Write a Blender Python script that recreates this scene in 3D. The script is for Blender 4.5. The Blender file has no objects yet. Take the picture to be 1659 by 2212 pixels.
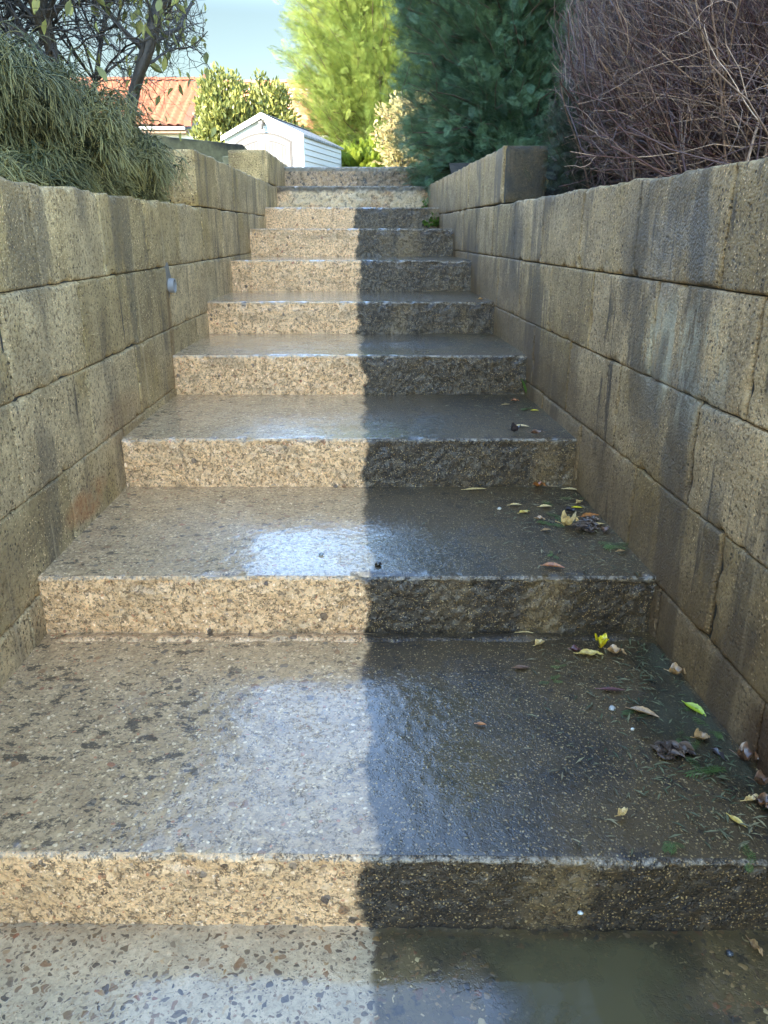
import bpy, math, random
import numpy as np
from mathutils import Vector, Matrix
R = math.radians
rng = np.random.default_rng(7)
random.seed(7)
sc = bpy.context.scene
C = sc.collection

# ------------------------------------------------------------------ camera
CZ = 1.086
PITCH = 19.95
cd = bpy.data.cameras.new('camera'); cam = bpy.data.objects.new('camera', cd); C.objects.link(cam)
cd.sensor_fit = 'HORIZONTAL'; cd.sensor_width = 36.0; cd.lens = 36.0*1661/1659
cd.clip_start = 0.02; cd.clip_end = 1500
cam.location = (0, 0, CZ); cam.rotation_euler = (R(90-PITCH), 0, 0)
sc.camera = cam
# ------------------------------------------------------------------ light
SUN_DIR = Vector((-0.60*math.cos(R(21)), -0.80*math.cos(R(21)), math.sin(R(21)))).normalized()
w = bpy.data.worlds.new('World'); sc.world = w; w.use_nodes = True
nt = w.node_tree; bg = nt.nodes['Background']
sky = nt.nodes.new('ShaderNodeTexSky'); sky.sky_type = 'NISHITA'; sky.sun_disc = False
sky.sun_elevation = R(21); sky.sun_rotation = math.atan2(SUN_DIR.x, SUN_DIR.y)
sky.air_density = 1.0; sky.dust_density = 0.0; sky.ozone_density = 3.0; sky.altitude = 50
tcw = nt.nodes.new('ShaderNodeTexCoord'); sxw = nt.nodes.new('ShaderNodeSeparateXYZ'); nt.links.new(tcw.outputs['Generated'], sxw.inputs[0])
mrw = nt.nodes.new('ShaderNodeMapRange'); mrw.interpolation_type = 'SMOOTHSTEP'; nt.links.new(sxw.outputs[2], mrw.inputs[0])
mrw.inputs[1].default_value = .22; mrw.inputs[2].default_value = .36   # deeper, clearer blue towards the horizon
mxw = nt.nodes.new('ShaderNodeMix'); mxw.data_type = 'RGBA'; mry = nt.nodes.new('ShaderNodeMapRange'); mry.interpolation_type = 'SMOOTHSTEP'; nt.links.new(sxw.outputs[1], mry.inputs[0])
mry.inputs[1].default_value = .45; mry.inputs[2].default_value = -.1   # the sky is palest on the sun's side
mxm = nt.nodes.new('ShaderNodeMath'); mxm.operation = 'MAXIMUM'; nt.links.new(mrw.outputs[0], mxm.inputs[0]); nt.links.new(mry.outputs[0], mxm.inputs[1]); nt.links.new(mxm.outputs[0], mxw.inputs[0]); mxw.inputs[6].default_value = (.152, .138, .108, 1); mxw.inputs[7].default_value = (1, 1, 1, 1)
mlw = nt.nodes.new('ShaderNodeMix'); mlw.data_type = 'RGBA'; mlw.blend_type = 'MULTIPLY'; mlw.inputs[0].default_value = 1
nt.links.new(sky.outputs[0], mlw.inputs[6]); nt.links.new(mxw.outputs[2], mlw.inputs[7]); nt.links.new(mlw.outputs[2], bg.inputs[0]); bg.inputs[1].default_value = 0.15
sl = bpy.data.lights.new('sun', 'SUN'); sl.energy = 2.0; sl.angle = R(0.5); sl.color = (1.0, 0.95, 0.88)
so = bpy.data.objects.new('sun', sl); C.objects.link(so)
so.rotation_euler = SUN_DIR.to_track_quat('Z', 'Y').to_euler()
vs = sc.view_settings
sc.display_settings.display_device = 'sRGB'
vs.view_transform = 'Standard'; vs.look = 'None'; vs.gamma = 1; vs.use_curve_mapping = False
vs.exposure = 3.56
vs.use_white_balance = True; vs.white_balance_temperature = 7350; vs.white_balance_tint = 12

# ------------------------------------------------------------------ pixel -> world (used to survey the photograph)
F = 1661.0; P = R(PITCH)
def ray(X, Y):
    u = (X-829.5)/F; v = (Y-1106)/F
    return np.array([u, math.cos(P)-v*math.sin(P), -math.sin(P)-v*math.cos(P)])
def onz(X, Y, z): d = ray(X, Y); return np.array([0, 0, CZ]) + d*(z-CZ)/d[2]
def ony(X, Y, y): d = ray(X, Y); return np.array([0, 0, CZ]) + d*y/d[1]
LX0, LD = -0.832, -0.00764
RX0, RD = 0.768, -0.0591
def xl(y): return LX0 + LD*y
def xr(y): return RX0 + RD*y

# ------------------------------------------------------------------ numpy noise
def vnoise(p, seed=0):
    p = np.asarray(p, float); i = np.floor(p).astype(np.int64); f = p-i; f = f*f*(3-2*f)
    def h(ix, iy, iz):
        n = (ix*374761393 + iy*668265263 + iz*2147483647 + seed*1274126177) & 0xffffffff
        n = ((n ^ (n >> 13))*1274126177) & 0xffffffff
        n = (n ^ (n >> 16)) & 0xffffffff
        return n/4294967295.0
    x, y, z = i[..., 0], i[..., 1], i[..., 2]; fx, fy, fz = f[..., 0], f[..., 1], f[..., 2]
    r = 0
    for dx in (0, 1):
        for dy in (0, 1):
            for dz in (0, 1):
                r = r + h(x+dx, y+dy, z+dz)*(fx if dx else 1-fx)*(fy if dy else 1-fy)*(fz if dz else 1-fz)
    return r*2-1
def fbm(p, seed=0, o=3):
    r = 0; a = 1.0
    for k in range(o):
        r = r + a*vnoise(np.asarray(p)*2**k, seed+k); a *= .5
    return r

# ------------------------------------------------------------------ mesh helpers
def mk(name, V, Fc, mat, parent=None, var=None, mi=None, smooth=False, attr='var'):
    """V (n,3); Fc: int array (m,4) or (m,3), or list of such arrays / lists"""
    V = np.asarray(V, np.float32)
    groups = Fc if isinstance(Fc, list) else [Fc]
    loops = []; sizes = []
    for g in groups:
        g = np.asarray(g, np.int32)
        if g.size == 0: continue
        loops.append(g.reshape(-1)); sizes.append(np.full(g.shape[0], g.shape[1], np.int32))
    loops = np.concatenate(loops); sizes = np.concatenate(sizes)
    me = bpy.data.meshes.new(name)
    me.vertices.add(len(V)); me.vertices.foreach_set('co', V.reshape(-1))
    me.loops.add(len(loops)); me.loops.foreach_set('vertex_index', loops)
    me.polygons.add(len(sizes))
    me.polygons.foreach_set('loop_start', np.concatenate([[0], np.cumsum(sizes)[:-1]]).astype(np.int32))
    me.polygons.foreach_set('loop_total', sizes)
    if mi is not None: me.polygons.foreach_set('material_index', np.asarray(mi, np.int32))
    if smooth: me.polygons.foreach_set('use_smooth', np.ones(len(sizes), bool))
    me.update(calc_edges=True); me.validate()
    if var is not None:
        a = me.attributes.new(attr, 'FLOAT', 'POINT'); a.data.foreach_set('value', np.asarray(var, np.float32))
    for m in (mat if isinstance(mat, (list, tuple)) else [mat]): me.materials.append(m)
    o = bpy.data.objects.new(name, me); C.objects.link(o)
    if parent is not None:
        o.parent = parent; o.location = -parent.location if abs(parent.rotation_euler.z) < 1e-9 else (0, 0, 0)
    return o
def tag(o, label=None, cat=None, group=None, kind=None):
    if label: o['label'] = label
    if cat: o['category'] = cat
    if group: o['group'] = group
    if kind: o['kind'] = kind
    return o
def empty(name, loc, label, cat, group=None, rz=0):
    o = bpy.data.objects.new(name, None); C.objects.link(o); o.location = loc; o.rotation_euler = (0, 0, rz)
    o.empty_display_size = .1
    return tag(o, label, cat, group)
class MB:
    def __init__(s): s.V = []; s.Q = []; s.T = []; s.N = []; s.n = 0
    def quad(s, *p):
        s.V += [tuple(q) for q in p]; (s.Q if len(p) == 4 else s.T).append(tuple(range(s.n, s.n+len(p)))); s.n += len(p)
    def box(s, x0, x1, y0, y1, z0, z1, M=None):
        c = [(x, y, z) for x in (x0, x1) for y in (y0, y1) for z in (z0, z1)]
        if M is not None: c = [tuple(M @ Vector(q)) for q in c]
        s.V += c
        for f in ((0, 1, 3, 2), (4, 6, 7, 5), (0, 4, 5, 1), (2, 3, 7, 6), (0, 2, 6, 4), (1, 5, 7, 3)):
            s.Q.append(tuple(s.n+i for i in f))
        s.n += 8
    def prism(s, poly, d, M=None):
        """poly: list of 3d points (planar), d: extrusion vector"""
        n = len(poly); a = [Vector(q) for q in poly]; b = [q+Vector(d) for q in a]
        pts = a+b
        if M is not None: pts = [M @ q for q in pts]
        s.V += [tuple(q) for q in pts]
        for i in range(n): j = (i+1) % n; s.Q.append((s.n+i, s.n+j, s.n+n+j, s.n+n+i))
        s.N.append([s.n+i for i in range(n)][::-1]); s.N.append([s.n+n+i for i in range(n)])
        s.n += 2*n
    def build(s, name, mat, parent=None, bevel=0, smooth=False):
        me = bpy.data.meshes.new(name); me.from_pydata(s.V, [], s.Q+s.T+s.N); me.update()
        if smooth:
            for p in me.polygons: p.use_smooth = True
        me.materials.append(mat)
        o = bpy.data.objects.new(name, me); C.objects.link(o)
        if parent is not None: o.parent = parent
        if bevel:
            b = o.modifiers.new('b', 'BEVEL'); b.width = bevel; b.segments = 2; b.limit_method = 'ANGLE'
        return o
def tubes(paths, radii, sides=4):
    """paths (n,k,3) radii (n,k)"""
    paths = np.asarray(paths, float); n, k, _ = paths.shape
    t = np.gradient(paths, axis=1); t /= np.linalg.norm(t, axis=2, keepdims=True)+1e-9
    ref = np.tile(np.array([0.31, 0.17, 0.93]), (n, k, 1)); ref[np.abs((t*ref).sum(2)) > .93] = (1, 0, 0)
    a = np.cross(t, ref); a /= np.linalg.norm(a, axis=2, keepdims=True)+1e-9
    b = np.cross(t, a)
    th = np.arange(sides)*2*np.pi/sides
    ring = paths[:, :, None, :] + radii[:, :, None, None]*(np.cos(th)[None, None, :, None]*a[:, :, None, :] + np.sin(th)[None, None, :, None]*b[:, :, None, :])
    V = ring.reshape(-1, 3)
    idx = np.arange(n*k*sides).reshape(n, k, sides)
    q = np.stack([idx[:, :-1, :], np.roll(idx, -1, 2)[:, :-1, :], np.roll(idx, -1, 2)[:, 1:, :], idx[:, 1:, :]], -1).reshape(-1, 4)
    return V, q
def join(parts):
    V = []; Fs = []; n = 0
    for v, f in parts:
        V.append(v); Fs.append(f+n); n += len(v)
    return np.concatenate(V), np.concatenate(Fs)
def stamp(TV, TF, pos, X, Y, Z, scale):
    """instance template TV on n frames; returns V, F, ids"""
    n = len(pos); k = len(TV)
    V = pos[:, None, :] + scale[:, None, None]*(TV[None, :, 0:1]*X[:, None, :] + TV[None, :, 1:2]*Y[:, None, :] + TV[None, :, 2:3]*Z[:, None, :])
    Fc = TF[None]+(np.arange(n)*k)[:, None, None]
    return V.reshape(-1, 3), Fc.reshape(-1, TF.shape[1]), np.repeat(np.arange(n), k)
def norm(a): return a/(np.linalg.norm(a, axis=-1, keepdims=True)+1e-9)
def frames(d, up=None, roll=None):
    n = len(d); d = norm(d)
    up = np.tile(np.array([0, 0, 1.0]), (n, 1)) if up is None else up
    y = norm(np.cross(up, d)+1e-6); z = np.cross(d, y)
    if roll is not None:
        c, s = np.cos(roll)[:, None], np.sin(roll)[:, None]; y, z = y*c+z*s, z*c-y*s
    return d, y, z

# ------------------------------------------------------------------ materials
class G:
    def __init__(s, name):
        s.m = bpy.data.materials.new(name); s.m.use_nodes = True; s.t = s.m.node_tree; s.t.nodes.clear()
        s.out = s.t.nodes.new('ShaderNodeOutputMaterial')
    def n(s, ty, ins=None, **kw):
        nd = s.t.nodes.new('ShaderNode'+ty)
        for k, v in kw.items(): setattr(nd, k, v)
        for k, v in (ins or {}).items():
            if isinstance(v, bpy.types.NodeSocket): s.t.links.new(v, nd.inputs[k])
            else: nd.inputs[k].default_value = v
        return nd
    def pos(s):
        if not hasattr(s, '_p'): s._p = s.n('NewGeometry').outputs['Position']
        return s._p
    def xyz(s):
        if not hasattr(s, '_x'): s._x = s.n('SeparateXYZ', {0: s.pos()}).outputs
        return s._x
    def mth(s, op, a, b=0.0, c=None, clamp=False):
        nd = s.n('Math', operation=op, use_clamp=clamp)
        for i, v in enumerate((a, b) if c is None else (a, b, c)):
            if isinstance(v, bpy.types.NodeSocket): s.t.links.new(v, nd.inputs[i])
            else: nd.inputs[i].default_value = v
        return nd.outputs[0]
    def ss(s, v, lo, hi, a=0.0, b=1.0):
        return s.n('MapRange', {0: v, 1: lo, 2: hi, 3: a, 4: b}, interpolation_type='SMOOTHSTEP').outputs[0]
    def mix(s, f, a, b, blend='MIX'):
        nd = s.n('Mix', data_type='RGBA', blend_type=blend)
        for i, v in ((0, f), (6, a), (7, b)):
            if isinstance(v, bpy.types.NodeSocket): s.t.links.new(v, nd.inputs[i])
            else: nd.inputs[i].default_value = v if i == 0 else (*v, 1) if len(v) == 3 else v
        return nd.outputs[2]
    def noise(s, scale, detail=2, rough=.5, vec=None, stretch=None):
        v = vec or s.pos()
        if stretch: v = s.n('VectorMath', {0: v, 1: stretch}, operation='MULTIPLY').outputs[0]
        return s.n('TexNoise', {'Vector': v, 'Scale': scale, 'Detail': detail, 'Roughness': rough}).outputs[0]
    def vor(s, scale, vec=None, feat='F1'):
        return s.n('TexVoronoi', {'Vector': vec or s.pos(), 'Scale': scale}, feature=feat).outputs
    def ramp(s, f, stops, interp='LINEAR'):
        nd = s.n('ValToRGB', {0: f}); r = nd.color_ramp; r.interpolation = interp
        while len(r.elements) > 1: r.elements.remove(r.elements[-1])
        r.elements[0].position = stops[0][0]; r.elements[0].color = (*stops[0][1], 1)
        for p, c in stops[1:]: e = r.elements.new(p); e.color = (*c, 1)
        return nd.outputs[0]
    def bump(s, h, strength, dist, normal=None):
        d = {'Height': h, 'Strength': strength, 'Distance': dist}
        if normal: d['Normal'] = normal
        return s.n('Bump', d).outputs[0]
    def done(s, **ins):
        b = s.n('BsdfPrincipled', {k.replace('_', ' '): (v if not isinstance(v, tuple) or len(v) != 3 else (*v, 1)) for k, v in ins.items()})
        s.t.links.new(b.outputs[0], s.out.inputs[0]); return s.m
def simple(name, col, rough=.6, var=0.0, scale=40, **kw):
    g = G(name); n = g.noise(scale, 3)
    c = g.mix(n, tuple(x*(1-var) for x in col), tuple(min(1, x*(1+var)) for x in col))
    return g.done(Base_Color=c, Roughness=rough, **kw)

STONES = [(0, (.36, .27, .16)), (.14, (.52, .43, .29)), (.28, (.22, .15, .09)), (.42, (.62, .54, .40)), (.58, (.40, .32, .21)),
          (.70, (.78, .72, .60)), (.81, (.38, .15, .08)), (.86, (.07, .055, .04)), (.95, (.24, .235, .22))]
SLABST = [(0, (.08, .062, .05)), (.20, (.17, .12, .08)), (.36, (.045, .042, .045)), (.52, (.22, .11, .075)), (.57, (.11, .10, .095)), (.72, (.30, .24, .17)), (.80, (.17, .15, .13)), (.90, (.52, .49, .42)), (.95, (.25, .17, .08))]
def concrete(name, kind):
    g = G(name)
    gain = {'tread': (1.48, 1.10, .72), 'slab': (1.38, 1.03, .66)}.get(kind, (1.74, 1.22, .84))
    X, Y, Z = g.xyz()
    wv = g.n('TexNoise', {'Vector': g.pos(), 'Scale': 60.0, 'Detail': 1.0}).outputs[1]
    tread = kind == 'tread'; slab = kind == 'slab'; wa = .022 if slab else .013
    wp = g.n('VectorMath', {0: wv, 1: (wa, wa, wa), 2: g.pos()}, operation='MULTIPLY_ADD').outputs[0]
    v1 = g.vor({'tread': 128.0, 'slab': 76.0}.get(kind, 138.0), wp); v2 = g.vor(160.0 if slab else 230.0, wp); v3 = g.vor(36.0 if slab else 46.0, wp)
    def rnd(v, ch): return g.n('SeparateColor', {0: v[1]}).outputs[ch]
    # individual stones: radius varies from cell to cell
    r1 = g.mth('MULTIPLY_ADD', rnd(v1, 1), .24 if slab else .36, .20 if slab else .18)
    m1 = g.ss(g.mth('SUBTRACT', r1, v1[0]), -.02, .05)
    if slab: m1 = g.mth('MULTIPLY', m1, g.ss(g.mth('ADD', rnd(v1, 2), g.mth('MULTIPLY', g.noise(4.0, 2), .9)), .20, .24))
    if slab: m1 = g.mth('MAXIMUM', m1, g.mth('MULTIPLY', .8, g.mth('MULTIPLY', g.ss(rnd(v2, 2), .42, .46), g.ss(g.mth('SUBTRACT', .34, v2[0]), -.02, .05))))
    big = g.mth('MULTIPLY', g.ss(rnd(v3, 2), *((.90, .92) if not slab else (.40, .42))), g.ss(g.mth('SUBTRACT', g.mth('MULTIPLY_ADD', rnd(v3, 1), .20 if slab else .30, .12 if slab else .20), v3[0]), -.01, .03))
    low = g.noise(2.2, 4); mid = g.noise(14.0, 5, .65); fine = g.noise(110.0, 4, .75)
    if tread:   cem = g.ramp(mid, [(.3, (.27, .21, .14)), (.7, (.46, .375, .265))])
    elif slab:  cem = g.ramp(mid, [(.3, (.33, .315, .27)), (.7, (.52, .50, .44))])
    else:       cem = g.ramp(mid, [(.3, (.40, .315, .20)), (.7, (.60, .49, .33))])
    cem = g.mix(g.ss(fine, .46, .60, 0, .3 if slab else .48), cem, tuple([.12, .09, .06]))
    st1 = g.ramp(rnd(v1, 0), SLABST if slab else STONES, 'CONSTANT'); st3 = g.ramp(rnd(v3, 0), [(0, (.20, .12, .07)), (.25, (.08, .065, .05)), (.50, (.26, .11, .07)), (.57, (.13, .12, .11)), (.75, (.42, .35, .25)), (.88, (.05, .05, .06))], 'CONSTANT')
    col = g.mix(g.mth('MULTIPLY', m1, .9 if slab else .64), cem, st1)
    col = g.mix(g.mth('MULTIPLY', big, .85), col, st3)
    # black pits between the stones
    pit = g.mth('MULTIPLY', g.ss(v2[0], .42, .62), g.ss(g.noise(75.0, 3, .7), .50, .60))
    col = g.mix(g.mth('MULTIPLY', pit, .6 if not slab else .1), col, (.045, .035, .022))
    if tread or slab:
        # clumps of black moss left after washing
        sp = g.noise(30.0, 4, .75, stretch=(.8, 1.1, 1)); dens = g.noise(2.0, 2)
        spot = g.ss(g.mth('ADD', sp, g.mth('MULTIPLY', dens, .26)), .720 if tread else .86, .765 if tread else .90)
        side = g.ss(X, -.05, -.45)
        spot = g.mth('MULTIPLY', spot, g.mth('MULTIPLY_ADD', side, .6, .35))
        col = g.mix(g.mth('MULTIPLY', spot, .85), col, (.022, .018, .014))
    else:
        # greyer, slimy band low on the riser
        gr = g.ss(g.noise(5.0, 3, .6, stretch=(1, 1, 2.5)), .50, .72)
        col = g.mix(g.mth('MULTIPLY', gr, .45), col, (.19, .175, .125))
        sp = g.ss(g.noise(30.0, 3, .75), .69, .75)
        col = g.mix(g.mth('MULTIPLY', sp, .8), col, (.03, .025, .02))
    # never washed half, right of a wandering line
    xb = g.mth('ADD', X, g.mth('MULTIPLY', Y, .0345))
    wob = g.mth('MULTIPLY_ADD', g.noise({'tread': 4.1, 'slab': 3.0}.get(kind, 6.3), 5, .65), .14, {'tread': -.074}.get(kind, -.066))
    edge = g.mth('ADD', xb, wob)
    dm = g.ss(edge, .004, .024)
    grime = g.ramp(g.noise(9.0, 4, .6), [(.3, (.018, .015, .008)), (.5, (.036, .029, .015)), (.7, (.078, .062, .034))] if not slab else [(.3, (.09, .07, .03)), (.7, (.24, .20, .10))])
    if tread: grime = g.mix(g.ss(low, .38, .56, 0, .75), grime, (.12, .090, .048))
    grime = g.mix(g.mth('MULTIPLY', g.ss(g.noise(19.0, 4, .7), .55, .66), .8), grime, (.012, .010, .007))
    wsp = g.mth('MULTIPLY', g.ss(rnd(v1, 2), .58, .62), g.ss(g.mth('SUBTRACT', .27, v1[0]), 0, .05))
    wsp2 = g.mth('MULTIPLY', g.ss(g.n('SeparateColor', {0: v2[1]}).outputs[0], .60, .66), g.ss(g.mth('SUBTRACT', .36, v2[0]), 0, .08))
    dirty = g.mix(g.mth('MAXIMUM', wsp, g.mth('MULTIPLY', wsp2, .7)), grime, g.mix(rnd(v1, 0), (.60, .53, .37), (.34, .24, .12)))
    if slab:
        dirty = g.mix(g.mth('MULTIPLY', m1, .9), dirty, g.mix(1.0, st1, (1.5, 1.4, 1.1), 'MULTIPLY')); dirty = g.mix(g.mth('MULTIPLY', big, .9), dirty, st3)
        dirty = g.mix(g.ss(g.noise(3.0, 3), .50, .60, 0, .3), dirty, (.085, .078, .048))
    clear = g.noise(3.1, 3, .55, stretch=(1.7, 1, .35))
    if kind in ('riser', 'pale', 'old'):
        patch = g.mth('MULTIPLY', g.ss(clear, .50, .66), g.ss(edge, .10, .32))
        dirty = g.mix(g.mth('MULTIPLY', patch, .45), dirty, g.mix(.35, col, (.20, .165, .09)))
    col = g.mix(1.0, col, gain, 'MULTIPLY'); dirty = g.mix(1.0, dirty, (.70, .53, .32), 'MULTIPLY')
    col = g.mix(g.mth('MULTIPLY', dm, .97 if kind in ('riser', 'tread', 'slab') else .45), col, dirty)
    if kind in ('pale', 'old'):
        crack = g.ss(g.noise(26.0, 5, .8), .52, .60)
        if kind == 'pale':
            bl = g.ss(g.noise(5.0, 3), .42, .55)
            col = g.mix(g.mth('MULTIPLY', bl, .6), col, (.62, .46, .26))
            top = g.ss(g.mth('ADD', Z, g.mth('MULTIPLY', g.noise(15.0, 3), .08)), 1.425, 1.465)
            col = g.mix(g.mth('MULTIPLY', g.mth('MAXIMUM', g.mth('MULTIPLY', crack, .75), top), .85), col, (.035, .03, .02))
        else:
            col = g.mix(.55, col, (.16, .115, .07)); col = g.mix(g.mth('MULTIPLY', crack, .85), col, (.03, .027, .02))
            col = g.mix(g.ss(Z, 1.595, 1.61), col, g.mix(fine, (.16, .125, .08), (.26, .20, .13)))
    # washed-bare stone along the arris of every tread
    ar = g.n('Attribute', attribute_name='arris').outputs['Fac']
    ar = g.mth('MULTIPLY', g.ss(ar, .30, .9), g.ss(g.noise(55.0, 4, .8), .42, .60))
    col = g.mix(g.mth('MULTIPLY', ar, .50), col, (.50, .40, .28))
    hh = g.mth('ADD', g.mth('MULTIPLY', g.mth('SUBTRACT', .5, v1[0]), m1), g.mth('MULTIPLY', fine, .55))
    hh = g.mth('ADD', hh, g.mth('MULTIPLY', g.mth('MULTIPLY', big, g.mth('SUBTRACT', .6, v3[0])), .8))
    hh = g.mth('SUBTRACT', hh, g.mth('MULTIPLY', pit, .8))
    hb = g.mth('MULTIPLY_ADD', mid, 1.2, hh)
    nb = g.bump(hb, {'tread': .45, 'slab': .34}.get(kind, .9), .0045)
    # film of rain water: shallow over the stones, flat where it pools
    hollow = g.ss(g.mth('ABSOLUTE', g.mth('ADD', .12, g.mth('MULTIPLY_ADD', Y, .035, X))), .50, .12, 0, .13)
    pool = g.ss(g.mth('ADD', g.mth('ADD', low, hollow), g.mth('MULTIPLY', g.noise(9.0, 3), .25)), g.ss(Y, 1.6, 3.0, .62, .54), g.ss(Y, 1.6, 3.0, .73, .66))
    if tread or slab:
        cb = g.n('Mix', {0: pool, 2: .24 if tread else .14, 3: .10 if tread else .06}, data_type='FLOAT').outputs[0]
        nc = g.n('Bump', {'Height': hh, 'Strength': cb, 'Distance': .004}).outputs[0]
        nc = g.bump(g.noise(30.0, 2, stretch=(.6, 1, 1)), .035, .003, nc)
        cw, cr = g.ss(edge, .12, .45, 1.0, .42 if tread else .9), g.n('Mix', {0: pool, 2: .15, 3: .06}, data_type='FLOAT').outputs[0]
    else:
        nc = g.bump(hb, .75, .004); cw, cr = .55, .22
    return g.done(Base_Color=col, Roughness=.55, Specular_IOR_Level=.35, Normal=nb, Coat_Weight=cw, Coat_Roughness=cr, Coat_Normal=nc, Coat_IOR=1.7 if tread else 1.7 if slab else 1.45)

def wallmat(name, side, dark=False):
    g = G(name); X, Y, Z = g.xyz()
    tint = g.n('Attribute', attribute_name='tint').outputs['Fac']
    mid = g.noise(7.0, 5, .65); fine = g.noise(95.0, 5, .8); big = g.noise(1.6, 3)
    lo = g.ramp(mid, [(.3, (.20, .165, .095)), (.5, (.30, .26, .16)), (.7, (.42, .37, .24))])
    hi = g.ramp(mid, [(.3, (.19, .175, .13)), (.7, (.36, .335, .26))])
    col = g.mix(g.ss(g.mth('MULTIPLY_ADD', tint, .5, g.mth('MULTIPLY', big, .8)), .45, .85), lo, hi)
    col = g.mix(1.0, col, g.ramp(tint, [(0, (.66, .68, .70)), (1, (1.22, 1.19, 1.13))]), 'MULTIPLY')
    # yellow lichen wash
    col = g.mix(g.ss(g.noise(3.3, 3), .52, .7, 0, .55), col, (.23, .19, .075))
    v = g.vor(170.0); sp = g.n('SeparateColor', {0: v[1]}).outputs[0]
    grain = g.ss(g.mth('SUBTRACT', .40, v[0]), 0, .1)
    col = g.mix(g.mth('MULTIPLY', g.mth('MULTIPLY', grain, g.ss(sp, .84, .88)), .8), col, (.62, .56, .42))
    col = g.mix(g.mth('MULTIPLY', g.ss(fine, .51, .38), .88), col, (.075, .062, .038))
    v2 = g.vor(85.0); pit = g.mth('MULTIPLY', g.ss(v2[0], .32, .22), g.ss(g.n('SeparateColor', {0: v2[1]}).outputs[1], .62, .66))
    pit = g.mth('MULTIPLY', pit, g.ss(g.noise(11.0, 3), .42, .55))
    col = g.mix(g.mth('MULTIPLY', pit, .85), col, (.03, .026, .018))
    # water runs and cast ribs, both upright
    s1 = g.noise(9.0, 3, .6, stretch=(1, 1, .10)); s2 = g.noise(26.0, 3, .65, stretch=(1, 1, .07)); gate = g.noise(2.6, 2)
    run = g.mth('MULTIPLY', g.ss(s1, .53, .68), g.ss(gate, .40, .58))
    run2 = g.mth('MULTIPLY', g.ss(s2, .60, .68), g.ss(g.noise(2.1, 2, stretch=(1, 1, 1.8)), .46, .60))
    col = g.mix(g.mth('MULTIPLY', run, .68), col, (.060, .060, .058))
    col = g.mix(g.mth('MULTIPLY', run2, .85), col, (.030, .030, .030))
    band = g.mth('MULTIPLY', g.ss(g.noise(4.6, 4, .6, stretch=(1, 1, .13)), .52, .60), g.ss(g.noise(2.0, 3), .40, .50))
    col = g.mix(g.mth('MULTIPLY', band, .50 if side == 'left' else .72), col, (.058, .060, .060))
    pale = g.mth('MULTIPLY', g.ss(g.noise(30.0, 2, .5, stretch=(1, 1, .05)), .64, .70), .32)
    col = g.mix(pale, col, (.36, .34, .27))
    def blob(y0, z0, ry, rz):
        a = g.mth('POWER', g.mth('DIVIDE', g.mth('SUBTRACT', Y, y0), ry), 2.0); b = g.mth('POWER', g.mth('DIVIDE', g.mth('SUBTRACT', Z, z0), rz), 2.0)
        return g.ss(g.mth('ADD', a, b), 1.0, .15)
    smear = None
    if side == 'right':
        m = g.mth('MULTIPLY', blob(1.76, .82, .30, .17), g.ss(g.noise(20.0, 4, .7, stretch=(1, 1, .25)), .44, .60))
        col = g.mix(g.mth('MULTIPLY', m, .80), col, (.30, .36, .36))
        smear = g.mth('MAXIMUM', blob(1.80, 1.04, .34, .15), blob(1.70, .66, .34, .20))
        smear = g.mth('MULTIPLY', smear, g.ss(g.noise(7.0, 3), .40, .56))
        col = g.mix(g.mth('MULTIPLY', smear, .45), col, (.068, .082, .098))
        bp = g.mth('MULTIPLY', g.mth('MAXIMUM', blob(1.92, .95, .34, .42), blob(3.5, 1.0, .30, .25)), g.ss(g.noise(5.0, 5, .65, stretch=(1, 1, .4)), .42, .54))
        col = g.mix(g.mth('MULTIPLY', bp, .70), col, (.052, .054, .055))
        base = g.mth('SUBTRACT', Z, g.mth('MULTIPLY_ADD', g.mth('SUBTRACT', Y, .97), .213, .17))
        damp = g.ss(g.mth('ADD', base, g.mth('MULTIPLY', mid, .25)), .48, .10)
        col = g.mix(g.mth('MULTIPLY', damp, .68), col, (.070, .052, .030))
        col = g.mix(g.mth('MULTIPLY', blob(1.13, .20, .16, .12), .8), col, (.035, .018, .008))
    elif side == 'left':
        m = g.mth('MULTIPLY', blob(2.10, .36, .22, .06), g.ss(mid, .35, .6))
        col = g.mix(g.mth('MULTIPLY', m, .65), col, (.24, .105, .035))
        col = g.mix(g.mth('MULTIPLY', blob(2.5, .52, .30, .10), .25), col, (.22, .12, .04))
        m = g.mth('MULTIPLY', blob(3.16, .72, .05, .24), .6)
        col = g.mix(m, col, (.10, .065, .03))
    col = g.mix(1.0, col, (1.93, 1.42, .92) if side == 'left' else (1.84, 1.33, .88), 'MULTIPLY')
    if dark: col = g.mix(g.ss(g.noise(9.0, 4, .7), .30, .62, .98, .84), col, (.040, .034, .022))  # shade from juniper and twigs, painted into the block's colour
    h = g.mth('ADD', g.mth('MULTIPLY', fine, .9), g.mth('MULTIPLY', g.mth('SUBTRACT', .5, v[0]), .5))
    h = g.mth('SUBTRACT', h, g.mth('MULTIPLY', pit, 1.6)); h = g.mth('MULTIPLY_ADD', s2, .8, h); h = g.mth('MULTIPLY_ADD', mid, 1.0, h)
    nb = g.bump(h, .9, .006)
    cw = .40
    if smear is not None: cw = g.mth('MULTIPLY_ADD', smear, .6, .40)
    return g.done(Base_Color=col, Roughness=.68, Specular_IOR_Level=.3, Normal=nb, Coat_Weight=cw, Coat_Roughness=.24, Coat_Normal=nb, Coat_IOR=1.36)

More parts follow.
